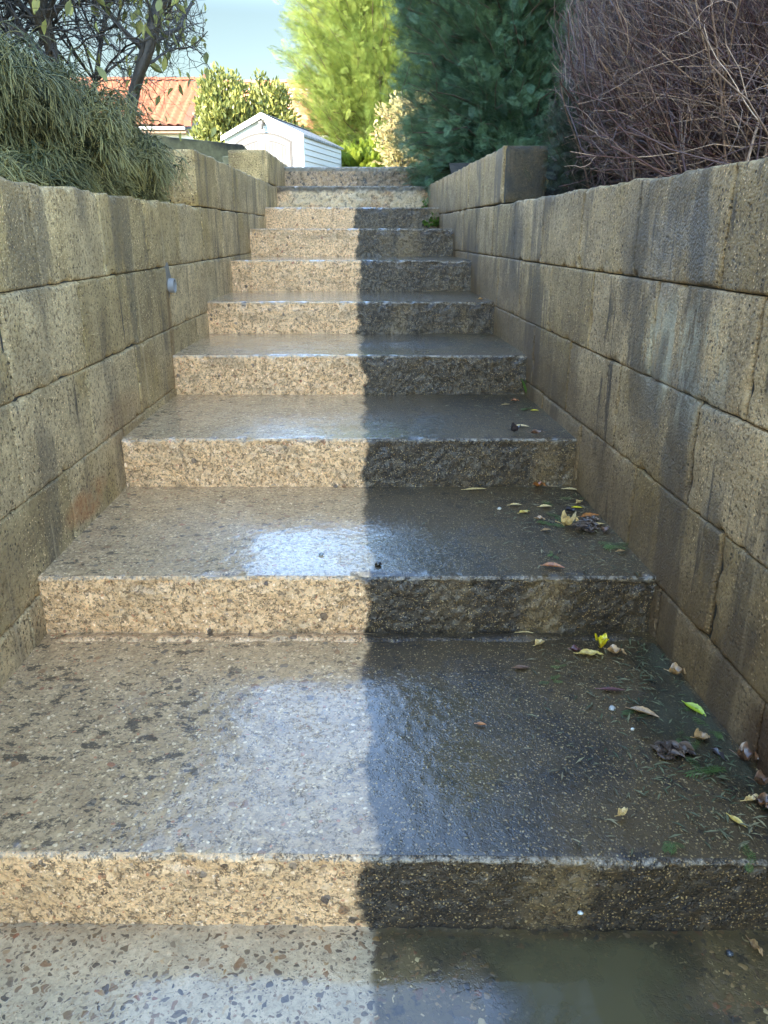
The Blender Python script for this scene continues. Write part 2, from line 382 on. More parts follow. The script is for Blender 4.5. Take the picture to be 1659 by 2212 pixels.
def leafmat(name, a, b, rough=.5, trans=.3, hue=None):
    g = G(name); va = g.n('Attribute', attribute_name='var').outputs['Fac']
    n = g.noise(2.5, 3)
    c = g.mix(va, a, b)
    c = g.mix(g.ss(n, .42, .62, 0, .45), c, hue or tuple(x*.75 for x in a))
    pb = g.n('BsdfPrincipled', {'Base Color': c, 'Roughness': rough, 'Specular IOR Level': .4})
    if trans:
        tr = g.n('BsdfTranslucent', {0: c}); mx = g.n('MixShader', {0: trans, 1: pb.outputs[0], 2: tr.outputs[0]})
        g.t.links.new(mx.outputs[0], g.out.inputs[0])
    else: g.t.links.new(pb.outputs[0], g.out.inputs[0])
    return g.m
def barkmat(name, a, b, rough=.6, coat=0.0, scale=60):
    g = G(name); va = g.n('Attribute', attribute_name='var').outputs['Fac']
    c = g.mix(va, a, b); c = g.mix(g.ss(g.noise(scale, 3), .45, .65, 0, .5), c, tuple(x*.5 for x in a))
    return g.done(Base_Color=c, Roughness=rough, Coat_Weight=coat, Coat_Roughness=.2, Normal=g.bump(g.noise(scale*2, 3), .5, .004))

M_RISER = concrete('washed_aggregate_riser', 'riser'); M_TREAD = concrete('wet_aggregate_tread', 'tread')
M_SLAB = concrete('polished_pebble_slab', 'slab'); M_PALE = concrete('crumbling_pale_riser', 'pale'); M_OLD = concrete('old_grey_riser', 'old')
M_WL = wallmat('left_wall_concrete', 'left'); M_WR = wallmat('right_wall_concrete', 'right'); M_WD = wallmat('painted_shade_concrete', 'none', True)
g = G('dark_core'); M_CORE = g.done(Base_Color=g.mix(g.noise(40.0, 3), (.03, .026, .018), (.08, .07, .05)), Roughness=.9)

# ------------------------------------------------------------------ ground
g = G('garden_ground')
soil = g.ramp(g.noise(12.0, 6, .7), [(.3, (.018, .013, .008)), (.7, (.06, .045, .028))])
grass = g.ramp(g.noise(30.0, 6, .7), [(.3, (.03, .045, .012)), (.7, (.09, .12, .03))])
X, Y, Z = g.xyz()
isl = g.mth('MAXIMUM', g.ss(Y, 7.7, 8.6), g.ss(g.mth('ABSOLUTE', X), 3.5, 5.0))
M_GROUND = g.done(Base_Color=g.mix(isl, soil, grass), Roughness=.9, Normal=g.bump(g.noise(50.0, 5, .7), .8, .03))
TL = [(-60, 0.0), (-4, 0.0), (-1.2, 0.9), (-0.4, 1.14), (3.75, 1.15), (3.95, 1.40), (6.25, 1.41), (6.5, 1.60), (7.6, 1.60)]
def bedz(y): return float(np.interp(y, [a for a, _ in TL], [b for _, b in TL]))
def grid(xs, ys, fx, fz):
    V = np.array([[fx(x, y), y, fz(fx(x, y), y)] for y in ys for x in xs]); n = len(xs)
    Q = np.array([[j*n+i, j*n+i+1, (j+1)*n+i+1, (j+1)*n+i] for j in range(len(ys)-1) for i in range(n-1)]); return V, Q
off = [0, .15, .4, .8, 1.3, 2, 3, 4.5, 7, 12, 25, 60, 120, 200]
ysb = [-60, -30, -12, -6, -4, -2.6, -1.8, -1.2, -.8, -.4] + list(np.arange(0, 3.7, .3)) + [3.75, 3.95] + list(np.arange(4.2, 6.2, .3)) + [6.25, 6.5, 7.0, 7.6]
def bump_z(x, y): return .03*float(vnoise(np.array([x*1.7, y*1.7, 3.0])))
L = grid(off[::-1], ysb, lambda o, y: xl(y)-.12-o, lambda x, y: bedz(y)+bump_z(x, y))
Rr = grid(off, ysb, lambda o, y: xr(y)+.12+o, lambda x, y: bedz(y)+bump_z(x, y))
xsu = [-200, -120, -60, -25, -15, -10, -6, -4, -2.5, -1.5, -.9, -.4, 0, .3, .45, 1, 2, 3.5, 6, 10, 18, 40, 100, 200]
U = grid(xsu, [7.6, 7.8, 8.2, 9, 10.5, 12, 14, 17, 20, 24, 30, 40, 60, 100, 200, 400], lambda x, y: x, lambda x, y: 1.60+bump_z(x, y)*.3)
D = grid([0, .25, .5, .75, 1.0], [-60, -30, -12, -6, -4, -2.6, -1.4, 0, .9], lambda t, y: (xl(y)-.12)*(1-t)+(xr(y)+.12)*t, lambda x, y: -.03)
V, Q = join([L, Rr, U, D])
tag(mk('ground', V, Q, M_GROUND, smooth=True), kind='structure')

# ------------------------------------------------------------------ paving slab at the foot
xs = np.arange(-.99, .90, .012); ys = np.arange(-1.4, 1.02, .012)
GX, GY = np.meshgrid(xs, ys); GZ = .0012*fbm(np.stack([GX*9, GY*9, GX*0], -1), 5)
gap = np.interp(GX, [-.83, 0, .71], [.982, .971, .961]) - GY
GZ = GZ - .006*np.exp(-((gap-.004)/.006)**2)
n = len(xs); V = np.stack([GX, GY, GZ], -1).reshape(-1, 3)
I = np.arange(len(V)).reshape(len(ys), n)
Q = np.stack([I[:-1, :-1], I[:-1, 1:], I[1:, 1:], I[1:, :-1]], -1).reshape(-1, 4)
b = MB(); b.box(-.985, .885, -1.395, 1.0, -.12, -.008)
Vb = np.array(b.V); Qb = np.array(b.Q)
V, Q = join([(V, Q), (Vb, Qb)])
tag(mk('pavement', V, Q, M_SLAB, smooth=False), kind='structure')

# ------------------------------------------------------------------ staircase
ZS = [.141, .295, .458, .618, .770, .940, 1.112, 1.263, 1.449, 1.640]
YS = [.971, 1.712, 2.424, 3.151, 3.871, 4.590, 5.332, 6.119, 6.883, 7.478]
stair = empty('staircase', (0, .97, 0), 'wet exposed-aggregate concrete staircase, left half washed pale and right half black with grime', 'staircase')
def step(i):
    zt = ZS[i]; z0 = (ZS[i-1] if i else 0)-.02; y0 = YS[i]; y1 = (YS[i+1] if i < 9 else y0+.35)+.03
    fine = .006 if i < 2 else .008 if i < 4 else .013
    r = .009 if i < 9 else .014
    prof = [(0, z, 0) for z in np.linspace(z0, zt-r, max(6, int((zt-r-z0)/fine)))]
    for a in np.linspace(0, 90, 6)[1:-1]: prof.append((r-r*math.cos(R(a)), zt-r+r*math.sin(R(a)), .5))
    prof += [(yy, zt, 1) for yy in np.linspace(r, y1-y0, max(8, int((y1-y0)/(fine*1.3))))]
    prof = np.array(prof); m = len(prof)
    xs = np.linspace(0, 1, int(1.65/fine))
    U, K = np.meshgrid(xs, np.arange(m))
    yy = y0+prof[K, 0]; zz = prof[K, 1]
    xa = xl(yy)-.012; xb = xr(yy)+.012
    xx = xa*(1-U)+xb*U
    skew = (-.014*(xx) if i == 0 else 0*xx)*np.clip(1-prof[K, 0]/.3, 0, 1)
    yy = yy+skew
    p = np.stack([xx, yy, zz], -1)
    a1 = fbm(p*90, 11+i, 2); a2 = fbm(p*28, 31+i, 2); a3 = fbm(p*5, 3+i, 2)
    isr = prof[K, 2] < .4; ist = prof[K, 2] > .6
    edge = np.exp(-((prof[K, 0]+(zt-r-prof[K, 1]).clip(0))/.02)**2)
    amp = np.where(isr, .0026, .0004) if i < 8 else np.where(isr, .006, .002)
    dn = a1*amp + a2*amp*.8 + a3*np.where(isr, .002, .0006)
    chip = np.clip(fbm(p*np.array([22, 30, 30]), 77+i, 2)-.12, 0, 1)*.017*edge
    if i == 1:   # broken right-hand corner of the second riser
        cz = np.clip((xx-(xr(yy)-.20))/.15, 0, 1)*isr; chip = chip+cz*(.004+.012*np.clip(a2+.3, 0, 1))
    ny = np.where(isr, -1.0, np.where(ist, 0.0, -.7)); nz = np.where(isr, 0.0, np.where(ist, 1.0, .7))
    yy = yy+ny*dn+chip; zz = zz+nz*dn-chip*.8
    V = np.stack([xx, yy, zz], -1).reshape(-1, 3); nx = len(xs)
    I = np.arange(m*nx).reshape(m, nx)
    Q = np.stack([I[:-1, :-1], I[:-1, 1:], I[1:, 1:], I[1:, :-1]], -1).reshape(-1, 4)
    mi = np.repeat((prof[:-1, 2] > .6).astype(int), nx-1)
    # closing back, underside and ends
    bb = MB(); bb.box(xl(y0)-.010, xr(y0)+.010-.0591*0, y0+.02, y1-.002, z0-.03, zt-.02)
    Vb = np.array(bb.V); Qb = np.array(bb.Q)
    V2, Q2 = join([(V, Q), (Vb, Qb)]); mi = np.concatenate([mi, np.zeros(len(Qb), int)])
    rm = M_PALE if i == 8 else M_OLD if i == 9 else M_RISER
    ea = np.exp(-(((prof[K, 0]-r*.4).clip(0)+(zt-r*.4-prof[K, 1]).clip(0))/.006)**2).reshape(-1); o = mk('step', V2, Q2, [rm, M_TREAD], stair, mi=mi, smooth=True, var=np.concatenate([ea, np.zeros(len(V2)-len(ea))]), attr='arris')
    if i == 8: o['label'] = 'crumbling step with pale patched riser and black crust along its edge'
    if i == 9: o['label'] = 'topmost step, rough dark grey riser'
for i in range(10): step(i)
# raised mortar lip at the foot of the second riser
k = 180; t = np.linspace(0, 1, k); ly = 1.712-.040+.004*vnoise(np.stack([t*14, t*0, t*0], -1))
lx = -.80+t*(1.44); lz = .141+.001+.003*vnoise(np.stack([t*20, t*0+4, t*0], -1))
Vp, Qp = tubes(np.stack([lx, ly+.012, lz-.012], -1)[None], np.full((1, k), .018)*(1+.25*vnoise(np.stack([t*40, t*0, t*0+8], -1)))[None], 10)
mk('mortar_lip', Vp, Qp, M_RISER, stair, smooth=True)

# ------------------------------------------------------------------ retaining walls of concrete blocks
def blocks(name, side, tops, y0, y1, joints, mat, parent, depth=.19, L=.4785, res=.012, label=None):
    sgn = -1 if side == 'L' else 1
    fx = xl if side == 'L' else xr
    Vs = []; Qs = []; T = []; n = 0
    for c in range(len(tops)-1):
        zt, zb = tops[c], tops[c+1]; j0 = joints[c % len(joints)]
        ks = np.arange(math.floor((y0-j0)/L)-1, math.ceil((y1-j0)/L)+1)
        for kk in ks:
            a = j0+kk*L; bq = a+L; a = max(a, y0); bq = min(bq, y1)
            if bq-a < .05: continue
            gp = .0008+.0028*random.random()**2; vg = .0016+.0045*random.random()**2
            za, zb2 = zb+.0012, zt-gp; ya, yb = a+vg, bq-vg
            rr = res*(1 if (a < 4.2) else 2)
            ed = np.array([0, .0015, .004, .008])
            def sp(a_, b_): return np.concatenate([a_+ed, np.linspace(a_+.014, b_-.014, max(3, int((b_-a_)/rr))), (b_-ed)[::-1]])
            ly_, lz_ = sp(ya, yb), sp(za, zb2); ny, nz = len(ly_), len(lz_)
            yy, zz = np.meshgrid(ly_, lz_); B = (zz-za)/(zb2-za)
            p = np.stack([yy*0+c*3.7+(10 if side == 'L' else 0), yy, zz], -1)
            tt = random.random(); off = random.uniform(-.0010, .0012)
            de = np.minimum(np.minimum(yy-ya, yb-yy), np.minimum(zz-za, zb2-zz))
            rough = fbm(p*60, 5, 2)
            inn = .0035*np.exp(-(de/.0022)) + np.clip(fbm(p*26, 9, 2)-.12, 0, 1)*.020*np.exp(-(de/.008)) + rough*.0010 + off
            inn = inn + .0012*fbm(p*np.array([1, 16, 1.2]), 21, 2)
            if tops[c] == tops[0]:  # weathered, uneven upper edge
                wob = .004*fbm(p*np.array([1, 14, 0]), 40, 3); zz = zz+wob*np.clip(B*3-2, 0, 1)
            xx = fx(yy)+sgn*inn
            V = np.stack([xx, yy, zz], -1).reshape(-1, 3); I = np.arange(ny*nz).reshape(nz, ny)
            Q = np.stack([I[:-1, :-1], I[:-1, 1:], I[1:, 1:], I[1:, :-1]], -1).reshape(-1, 4)
            if side == 'L': pass
            else: Q = Q[:, ::-1]
            # sides, back: ring of border verts pushed back
            ring = np.concatenate([I[0, :], I[1:, -1], I[-1, -2::-1], I[-2:0:-1, 0]])
            back = V[ring].copy(); back[:, 0] += sgn*depth
            m = len(ring); bi = len(V)+np.arange(m)
            Qr = np.stack([ring, bi, np.roll(bi, -1), np.roll(ring, -1)], -1)
            if side == 'R': Qr = Qr[:, ::-1]
            V = np.concatenate([V, back]); Q = np.concatenate([Q, Qr])
            Vs.append(V); Qs.append(Q+n); n += len(V); T.append(np.full(len(V), tt))
    o = mk(name, np.concatenate(Vs), np.concatenate(Qs), mat, parent, var=np.concatenate(T), attr='tint', smooth=True)
    if label: o['label'] = label
    # mortar core behind the joints
    b = MB(); xa, xb = (fx(y0)+sgn*.011, fx(y1)+sgn*.011)
    zt, zb = tops[0]-.012, tops[-1]
    poly = [(xa, y0+.012, zb), (xb, y1-.012, zb), (xb+sgn*(depth-.02), y1-.012, zb), (xa+sgn*(depth-.02), y0+.012, zb)]
    b.prism(poly, (0, 0, zt-zb)); c = b.build('mortar_bed', M_CORE, o)
    return o
wl = empty('retaining_wall', (-.95, 3.2, 0), 'olive grey block wall along the left of the steps, with a drain pipe in it', 'wall')
wr = empty('retaining_wall', (.85, 3.2, 0), 'streaked block wall along the right of the steps, under the bare brown twigs', 'wall')
blocks('lower_courses', 'L', [1.201, .961, .724, .488, .246, .006, -.23], -1.1, 7.2, [.07, .31, .28, .06, .20, .0], M_WL, wl)
blocks('second_tier', 'L', [1.443, 1.203], 3.827, 7.2, [.0], M_WL, wl, depth=.19)
blocks('third_tier', 'L', [1.669, 1.446], 6.35, 7.9, [.20], M_WL, wl, depth=.26)
blocks('lower_courses', 'R', [1.213, .979, .749, .514, .278, .041, -.2], -1.1, 7.4, [.17, .0, .186, .005, .25, .1], M_WR, wr)
blocks('second_tier', 'R', [1.455, 1.216], 3.792, 7.4, [.0], M_WR, wr, depth=.19)
blocks('third_tier', 'R', [1.69, 1.458], 7.36, 7.9, [.10], M_WR, wr, depth=.19)
# end faces of the upper tiers (turning away from the stair)
def endblock(name, x0, x1, y, z0, z1, mat, parent, th=.2):
    A, B = np.meshgrid(np.linspace(0, 1, max(8, int(abs(x1-x0)/.012))), np.linspace(0, 1, 20))
    xx = x0+(x1-x0)*A; zz = z0+(z1-z0)*B; p = np.stack([xx, xx*0+y, zz], -1)
    de = np.minimum(np.minimum(xx-x0, x1-xx), np.minimum(zz-z0, z1-zz))
    yy = y+.006*np.exp(-de/.005)+.0016*fbm(p*60, 6, 2)+np.clip(fbm(p*25, 19, 2), 0, 1)*.008*np.exp(-de/.007)
    V = np.stack([xx, yy, zz], -1).reshape(-1, 3); nx = xx.shape[1]; I = np.arange(len(V)).reshape(xx.shape)
    Q = np.stack([I[:-1, :-1], I[:-1, 1:], I[1:, 1:], I[1:, :-1]], -1).reshape(-1, 4)
    b = MB(); b.box(x0+.004, x1-.004, y+.012, y+th, z0+.002, z1-.004)
    V, Q = join([(V, Q), (np.array(b.V), np.array(b.Q))])
    return mk(name, V, Q, mat, parent, var=np.full(len(V), .35), attr='tint', smooth=False)
endblock('corner_block', -1.42, -.872, 3.818, 1.204, 1.440, M_WL, wl, .18)
endblock('corner_block', -1.17, -.895, 6.335, 1.446, 1.668, M_WL, wl, .2)
endblock('corner_block', .552, .735, 3.782, 1.218, 1.452, M_WD, wr, .18)['label'] = 'corner block with shade painted dark into its concrete'
# weathered garden wall and loose block beyond the left wall
M_OLDW = (lambda g: g.done(Base_Color=g.mix(g.ss(g.mth('ADD', g.xyz()[2], g.mth('MULTIPLY', g.noise(3.0, 4), .25)), 2.02, 2.10), g.ramp(g.noise(14.0, 5, .7), [(.3, (.16, .125, .055)), (.7, (.33, .27, .13))]), g.ramp(g.noise(20.0, 4, .7), [(.3, (.03, .025, .018)), (.7, (.12, .09, .05))])), Roughness=.8, Normal=g.bump(g.noise(60.0, 4, .7), .7, .01)))(G('weathered_render'))
b = MB(); a = ony(525, 312, 9.0); a2 = ony(350, 294, 8.2)
b.prism([(a2[0]*1.0, 8.2, 1.45), (a[0], 9.0, 1.45), (a[0], 9.0, a[2]), (a2[0], 8.2, a2[2])], (-.10, .18, 0))
b.prism([(-5.2, 7.3, 1.45), (a2[0], 8.2, 1.45), (a2[0], 8.2, a2[2]), (-5.2, 7.3, a2[2]+.0)], (-.10, .18, 0))
b.prism([(a[0], 9.0, 1.45), (a[0]+.12, 9.05, 1.45), (a[0]+.12, 9.05, a[2]-.14), (a[0], 9.0, a[2]-.002)], (-.06, .16, 0))
o = b.build('garden_wall', M_OLDW, None, bevel=.008); tag(o, 'low weathered garden wall with blackened top edge, behind the left wall', 'wall')
b = MB(); q0 = ony(480, 337, 8.0); q1 = ony(534, 341, 8.0); b.box(q0[0], q1[0], 8.0, 8.2, 1.5, q0[2])
o = b.build('concrete_block', M_OLDW, None, bevel=.01); tag(o, 'yellowish concrete block in front of the blackened garden wall', 'block')

# drain pipe in the left wall
M_PVC = simple('grey_pvc', (.30, .28, .26), .35, .1, 60)
pc = np.array([xl(3.186), 3.186, .889])
pp = empty('drain_pipe', tuple(pc), 'short grey plastic drain pipe sticking out of the left wall', 'pipe')
def ringtube(r0, r1, x0, x1, seg=28):
    b = MB()
    for i in range(seg):
        a, c = 2*math.pi*i/seg, 2*math.pi*(i+1)/seg
        P = lambda r, x, t: (x, r*math.cos(t), r*math.sin(t))
        b.quad(P(r1, x0, a), P(r1, x0, c), P(r1, x1, c), P(r1, x1, a)); b.quad(P(r0, x0, c), P(r0, x0, a), P(r0, x1, a), P(r0, x1, c))
        b.quad(P(r1, x1, a), P(r1, x1, c), P(r0, x1, c), P(r0, x1, a))
    return b
ringtube(.0235, .0275, -.10, .024).build('pipe_socket', M_PVC, pp, smooth=False)
b = MB(); b.box(-.10, -.012, -.024, .024, -.024, .024); b.build('pipe_hole', M_CORE, pp)
g = G('fresh_mortar'); M_MORT = g.done(Base_Color=g.mix(g.noise(50.0, 4), (.15, .12, .085), (.26, .21, .15)), Roughness=.7, Normal=g.bump(g.noise(120.0, 3), .6, .004))
A, B = np.meshgrid(np.linspace(-1, 1, 22), np.linspace(-1, 1, 30)); rr = np.sqrt(A**2+B**2)
wob = 1+.25*vnoise(np.stack([A*2, B*2, A*0], -1))
V = np.stack([.003-.009*np.clip(rr*wob-.55, 0, 1)*1.6, A*.045, B*.078+.030], -1).reshape(-1, 3); I = np.arange(len(V)).reshape(A.shape)
Q = np.stack([I[:-1, :-1], I[:-1, 1:], I[1:, 1:], I[1:, :-1]], -1).reshape(-1, 4)
o = mk('mortar_patch', V, Q, M_MORT, None, smooth=True); o.parent = pp; o.location = (0, 0, 0)

# ------------------------------------------------------------------ shed
g = G('shed_panel'); M_SHW = g.done(Base_Color=g.mix(g.noise(8.0, 3), (.56, .56, .54), (.62, .62, .60)), Roughness=.45)
M_SHS = simple('shed_siding', (.46, .45, .43), .5, .06, 6); M_SHD = simple('shed_door_panel', (.090, .083, .074), .5, .05, 8)
M_SHG = simple('shed_groove', (.03, .028, .025), .6, .05, 8)
g = G('shed_shingle'); v = g.n('TexBrick', {'Vector': g.n('TexCoord').outputs['Object'], 'Scale': 1.0, 'Color1': (.13, .14, .14, 1), 'Color2': (.28, .28, .27, 1), 'Mortar': (.06, .06, .06, 1), 'Mortar Size': .012, 'Brick Width': .34, 'Row Height': .17})
M_SHR = g.done(Base_Color=v.outputs[0], Roughness=.7)
P0 = np.array([-3.946, 20.866]); P1 = np.array([-2.008, 20.345]); WD = np.linalg.norm(P1-P0); DP = 3.15
ang = math.atan2((P1-P0)[1], (P1-P0)[0])
shed = empty('garden_shed', ((P0[0]+P1[0])/2+.06, (P0[1]+P1[1])/2, 1.60), 'small white and pale grey plastic shed with double doors at the top of the steps', 'shed', rz=ang+.02)
EH = 3.286-1.60; AH = 3.72-1.60; hw = WD/2
b = MB()
b.prism([(-hw, 0, 0), (hw, 0, 0), (hw, 0, EH), (0, 0, AH-.03), (-hw, 0, EH)], (0, .06, 0))
b.build('front_wall', M_SHW, shed); b = MB()
b.prism([(-hw, DP-.06, 0), (hw, DP-.06, 0), (hw, DP-.06, EH), (0, DP-.06, AH-.03), (-hw, DP-.06, EH)], (0, .06, 0))
b.build('back_wall', M_SHW, shed)
for sx in (-1, 1):
    b = MB(); nb = 12
    for i in range(nb):
        z0 = .05+i*(EH-.06)/nb; z1 = z0+(EH-.06)/nb-.006
        pts = [(sx*(hw-.02), .06, z0), (sx*(hw+.022), .06, z0), (sx*(hw+.002), .06, z1), (sx*(hw-.02), .06, z1)]
        b.prism(pts, (0, DP-.12, 0))
    b.build('side_wall', M_SHS, shed)
for sx in (-1, 1):
    dn = Vector((sx*(hw+.05), 0, EH-.04)); up = Vector((0, 0, AH))
    b = MB(); b.prism([(0, -.09, AH), (0, -.09, AH+.05), (dn.x, -.09, dn.z+.05), (dn.x, -.09, dn.z)], (0, DP+.18, 0)); b.build('roof', M_SHR, shed)
    b = MB(); b.prism([(0, -.13, AH-.06), (0, -.13, AH+.065), (dn.x*1.01, -.13, dn.z+.055), (dn.x*1.01, -.13, dn.z-.05)], (0, .04, 0)); b.build('verge_board', M_SHW, shed)
b = MB(); b.prism([(-.11, -.10, AH+.03), (0, -.10, AH+.075), (.11, -.10, AH+.03)], (0, DP+.2, 0)); b.build('ridge_cap', M_SHR, shed)
# arched double door
DW = 1.36; DH0 = 1.52; DH1 = 1.72
def arch(t): return DH0+(DH1-DH0)*(1-t*t)
for sx in (-1, 1):
    b = MB(); ts = np.linspace(.02, 1, 12)
    b.prism([(sx*.012, -.035, .06)]+[(sx*DW/2, -.035, .06)]+[(sx*t*DW/2, -.035, arch(t)) for t in ts[::-1]], (0, .033, 0)); dr = b.build('door', M_SHD, shed)
    b = MB()
    ts = np.linspace(.22, .84, 10); ins = [(sx*t*DW/2, arch(t)-.15) for t in ts]
    for (xa, za), (xb, zb) in zip(ins[:-1], ins[1:]): b.prism([(xa, -.041, za), (xb, -.041, zb), (xb, -.041, zb+.03), (xa, -.041, za+.03)], (0, .008, 0))
    for t in (.22, .34, .46, .58, .71, .83): b.box(sx*t*DW/2-.008, sx*t*DW/2+.008, -.040, -.033, .15, arch(t)-.16)
    b.build('door_panel', M_SHG, dr)
b = MB(); b.box(-.05, .05, -.048, -.030, .08, arch(0)-.02); b.build('door_astragal', M_SHD, shed)
b = MB(); b.prism([(-DW/2-.05, -.025, .0)]+[(-DW/2-.05, -.025, DH0+.02)]+[(t*(DW/2+.05), -.025, arch(t)+.05) for t in np.linspace(-1, 1, 15)]+[(DW/2+.05, -.025, DH0+.02), (DW/2+.05, -.025, 0)], (0, .020, 0)); b.build('door_frame', M_SHG, shed)
b = MB(); b.box(-.05, .05, -.16, 0, AH-.20, AH-.12); b.box(-.03, .05, -.22, -.10, AH-.30, AH-.19); lamp = b.build('security_lamp', M_SHD, shed, bevel=.008)
b = MB(); b.box(hw-.07, hw+.012, -.012, .07, 0, EH-.01); b.build('corner_post', M_SHW, shed)
b = MB(); b.box(-hw-.012, -hw+.07, -.012, .07, 0, EH-.01); b.build('corner_post', M_SHW, shed)

# ------------------------------------------------------------------ far house with red tiles
g = G('red_clay_tile'); tc = g.n('TexCoord').outputs['Object']; va = g.vor(2.6, tc); 
M_TILE = g.done(Base_Color=g.mix(g.noise(3.0, 5, .7, vec=tc), (.16, .044, .018), (.27, .092, .042)), Roughness=.75)
M_REND = simple('white_render', (.60, .58, .52), .8, .05, 4); M_GUT = simple('zinc_gutter', (.50, .50, .48), .4, .1, 10)
M_WOOD = simple('brown_fascia', (.22, .13, .08), .6, .1, 10); M_GLASS = simple('dark_glass', (.02, .025, .03), .08, .1, 5)
M_TILE2 = (lambda g: g.done(Base_Color=g.mix(g.noise(3.0, 5, .7), (.38, .15, .075), (.50, .23, .12)), Roughness=.8))(G('weathered_clay_tile'))
def tiled_roof(name, x0, x1, ye, ze, yr, zr, mat, parent, rows, tw=.30):
    """pantile slope from eave (ye,ze) to ridge (yr,zr): waves across, steps down the slope"""
    nx = int((x1-x0)/tw*6); X = np.linspace(x0, x1, nx+1)
    ph = (X-x0)/tw*2*np.pi; wave = .035*np.sin(ph)+.012*np.sin(2*ph)
    rowsV = []
    sl = np.array([yr-ye, zr-ze]); Ls = np.linalg.norm(sl); sl = sl/Ls; nn = np.array([-sl[1], sl[0]])
    for r in range(rows):
        for t, h in ((r/rows, .10), ((r+1)/rows-.0005, .0)):
            jit = .008*vnoise(np.stack([np.floor((X-x0)/tw)*3.3, X*0+r*5.1, X*0], -1))
            yy = ye+sl[0]*Ls*t+nn[0]*(wave+h+jit); zz = ze+sl[1]*Ls*t+nn[1]*(wave+h+jit)
            rowsV.append(np.stack([X, yy, zz], -1))
    V = np.array(rowsV).reshape(-1, 3); I = np.arange(len(V)).reshape(2*rows, nx+1)
    Q = np.stack([I[:-1, :-1], I[:-1, 1:], I[1:, 1:], I[1:, :-1]], -1).reshape(-1, 4)
    b = MB(); b.prism([(x0+.02, ye+.05, ze-.12), (x0+.02, yr, zr-.12), (x0+.02, yr, zr-.02), (x0+.02, ye+.05, ze-.02)], (x1-x0-.04, 0, 0))
    V, Q = join([(V, Q), (np.array(b.V), np.array(b.Q))])
    # back slope
    b = MB(); b.prism([(x0, yr-.05, zr), (x0, 2*yr-ye, ze), (x0, 2*yr-ye, ze-.1), (x0, yr-.05, zr-.12)], (x1-x0, 0, 0))
    V, Q = join([(V, Q), (np.array(b.V), np.array(b.Q))])
    return mk(name, V, Q, mat, parent)
def ridge(x0, x1, y, z, mat, parent):
    n = int((x1-x0)/.4); b = MB()
    for i in range(n):
        xa = x0+(x1-x0)*i/n; xb = xa+(x1-x0)/n+.03
        pr = [(xa, y+.13*math.cos(t), z+.02+.12*math.sin(t)+.012*(i % 2)) for t in np.linspace(0, math.pi, 7)]
        b.prism(pr, (xb-xa, 0, .02))
    b.build('ridge_tiles', mat, parent)
house = empty('tiled_house', (-8, 34, 1.6), 'white rendered house with a sunlit orange-red tiled roof behind the garden', 'house')
def hpart(o): o.parent = house; o.location = -house.location; return o
HX = ony(440, 172, 38)[0]; HR = ony(440, 175, 38)[2]; HE = ony(380, 276, 34)[2]
hpart(tiled_roof('roof', -19, HX, 33.8, HE, 38, HR, M_TILE, house, 15, .36))
e2 = ony(655, 190, 39)[2]
rf = hpart(tiled_roof('roof', HX+.35, 3.5, 34.2, HE-.1, 38.6, e2+.1, M_TILE2, house, 15, .36)); rf['label'] = 'weathered browner tiled roof on the right, partly behind the laurel'
h = empty('tmp', (0, 0, 0), 'x', 'x'); 
for a in ((-19, HX, 38, HR, M_TILE), (HX+.35, 3.5, 38.6, e2+.1, M_TILE2)):
    ridge(*a, h)
for ch in list(h.children): hpart(ch)
bpy.data.objects.remove(h)
b = MB(); b.prism([(HX-.02, 33.7, HE+.02), (HX-.02, 38.0, HR+.05), (HX-.02, 38.0, HR+.26), (HX-.02, 33.7, HE+.23)], (.30, 0, 0)); hpart(b.build('verge_tiles', M_TILE, house))
b = MB(); b.box(-18.8, 3.3, 34.3, 42, 0, HE-.10); b.prism([(-18.8, 34.3, HE-.12), (-18.8, 42, HE-.12), (-18.8, 38, HR-.3)], (22.1, 0, 0)); hpart(b.build('wall', M_REND, house))
b = MB(); b.box(-19, HX, 33.72, 33.86, HE-.10, HE+.02); hpart(b.build('gutter', M_GUT, house, bevel=.04))
b = MB(); b.box(-18.9, HX, 33.86, 34.29, HE-.20, HE-.09); hpart(b.build('fascia', M_WOOD, house))
for x in (-15, -12, -4.5, -.5):
    b = MB(); b.box(x, x+1.1, 34.26, 34.32, 2.5, 3.8); f_ = hpart(b.build('window', M_GLASS, house))
    b = MB(); b.box(x-.06, x+1.16, 34.23, 34.31, 2.42, 2.5); b.box(x-.06, x+1.16, 34.23, 34.31, 3.8, 3.87); b.box(x-.06, x, 34.23, 34.31, 2.5, 3.8); b.box(x+1.1, x+1.16, 34.23, 34.31, 2.5, 3.8); b.box(x+.52, x+.58, 34.23, 34.31, 2.5, 3.8)
    q = b.build('window_frame', M_REND, f_)

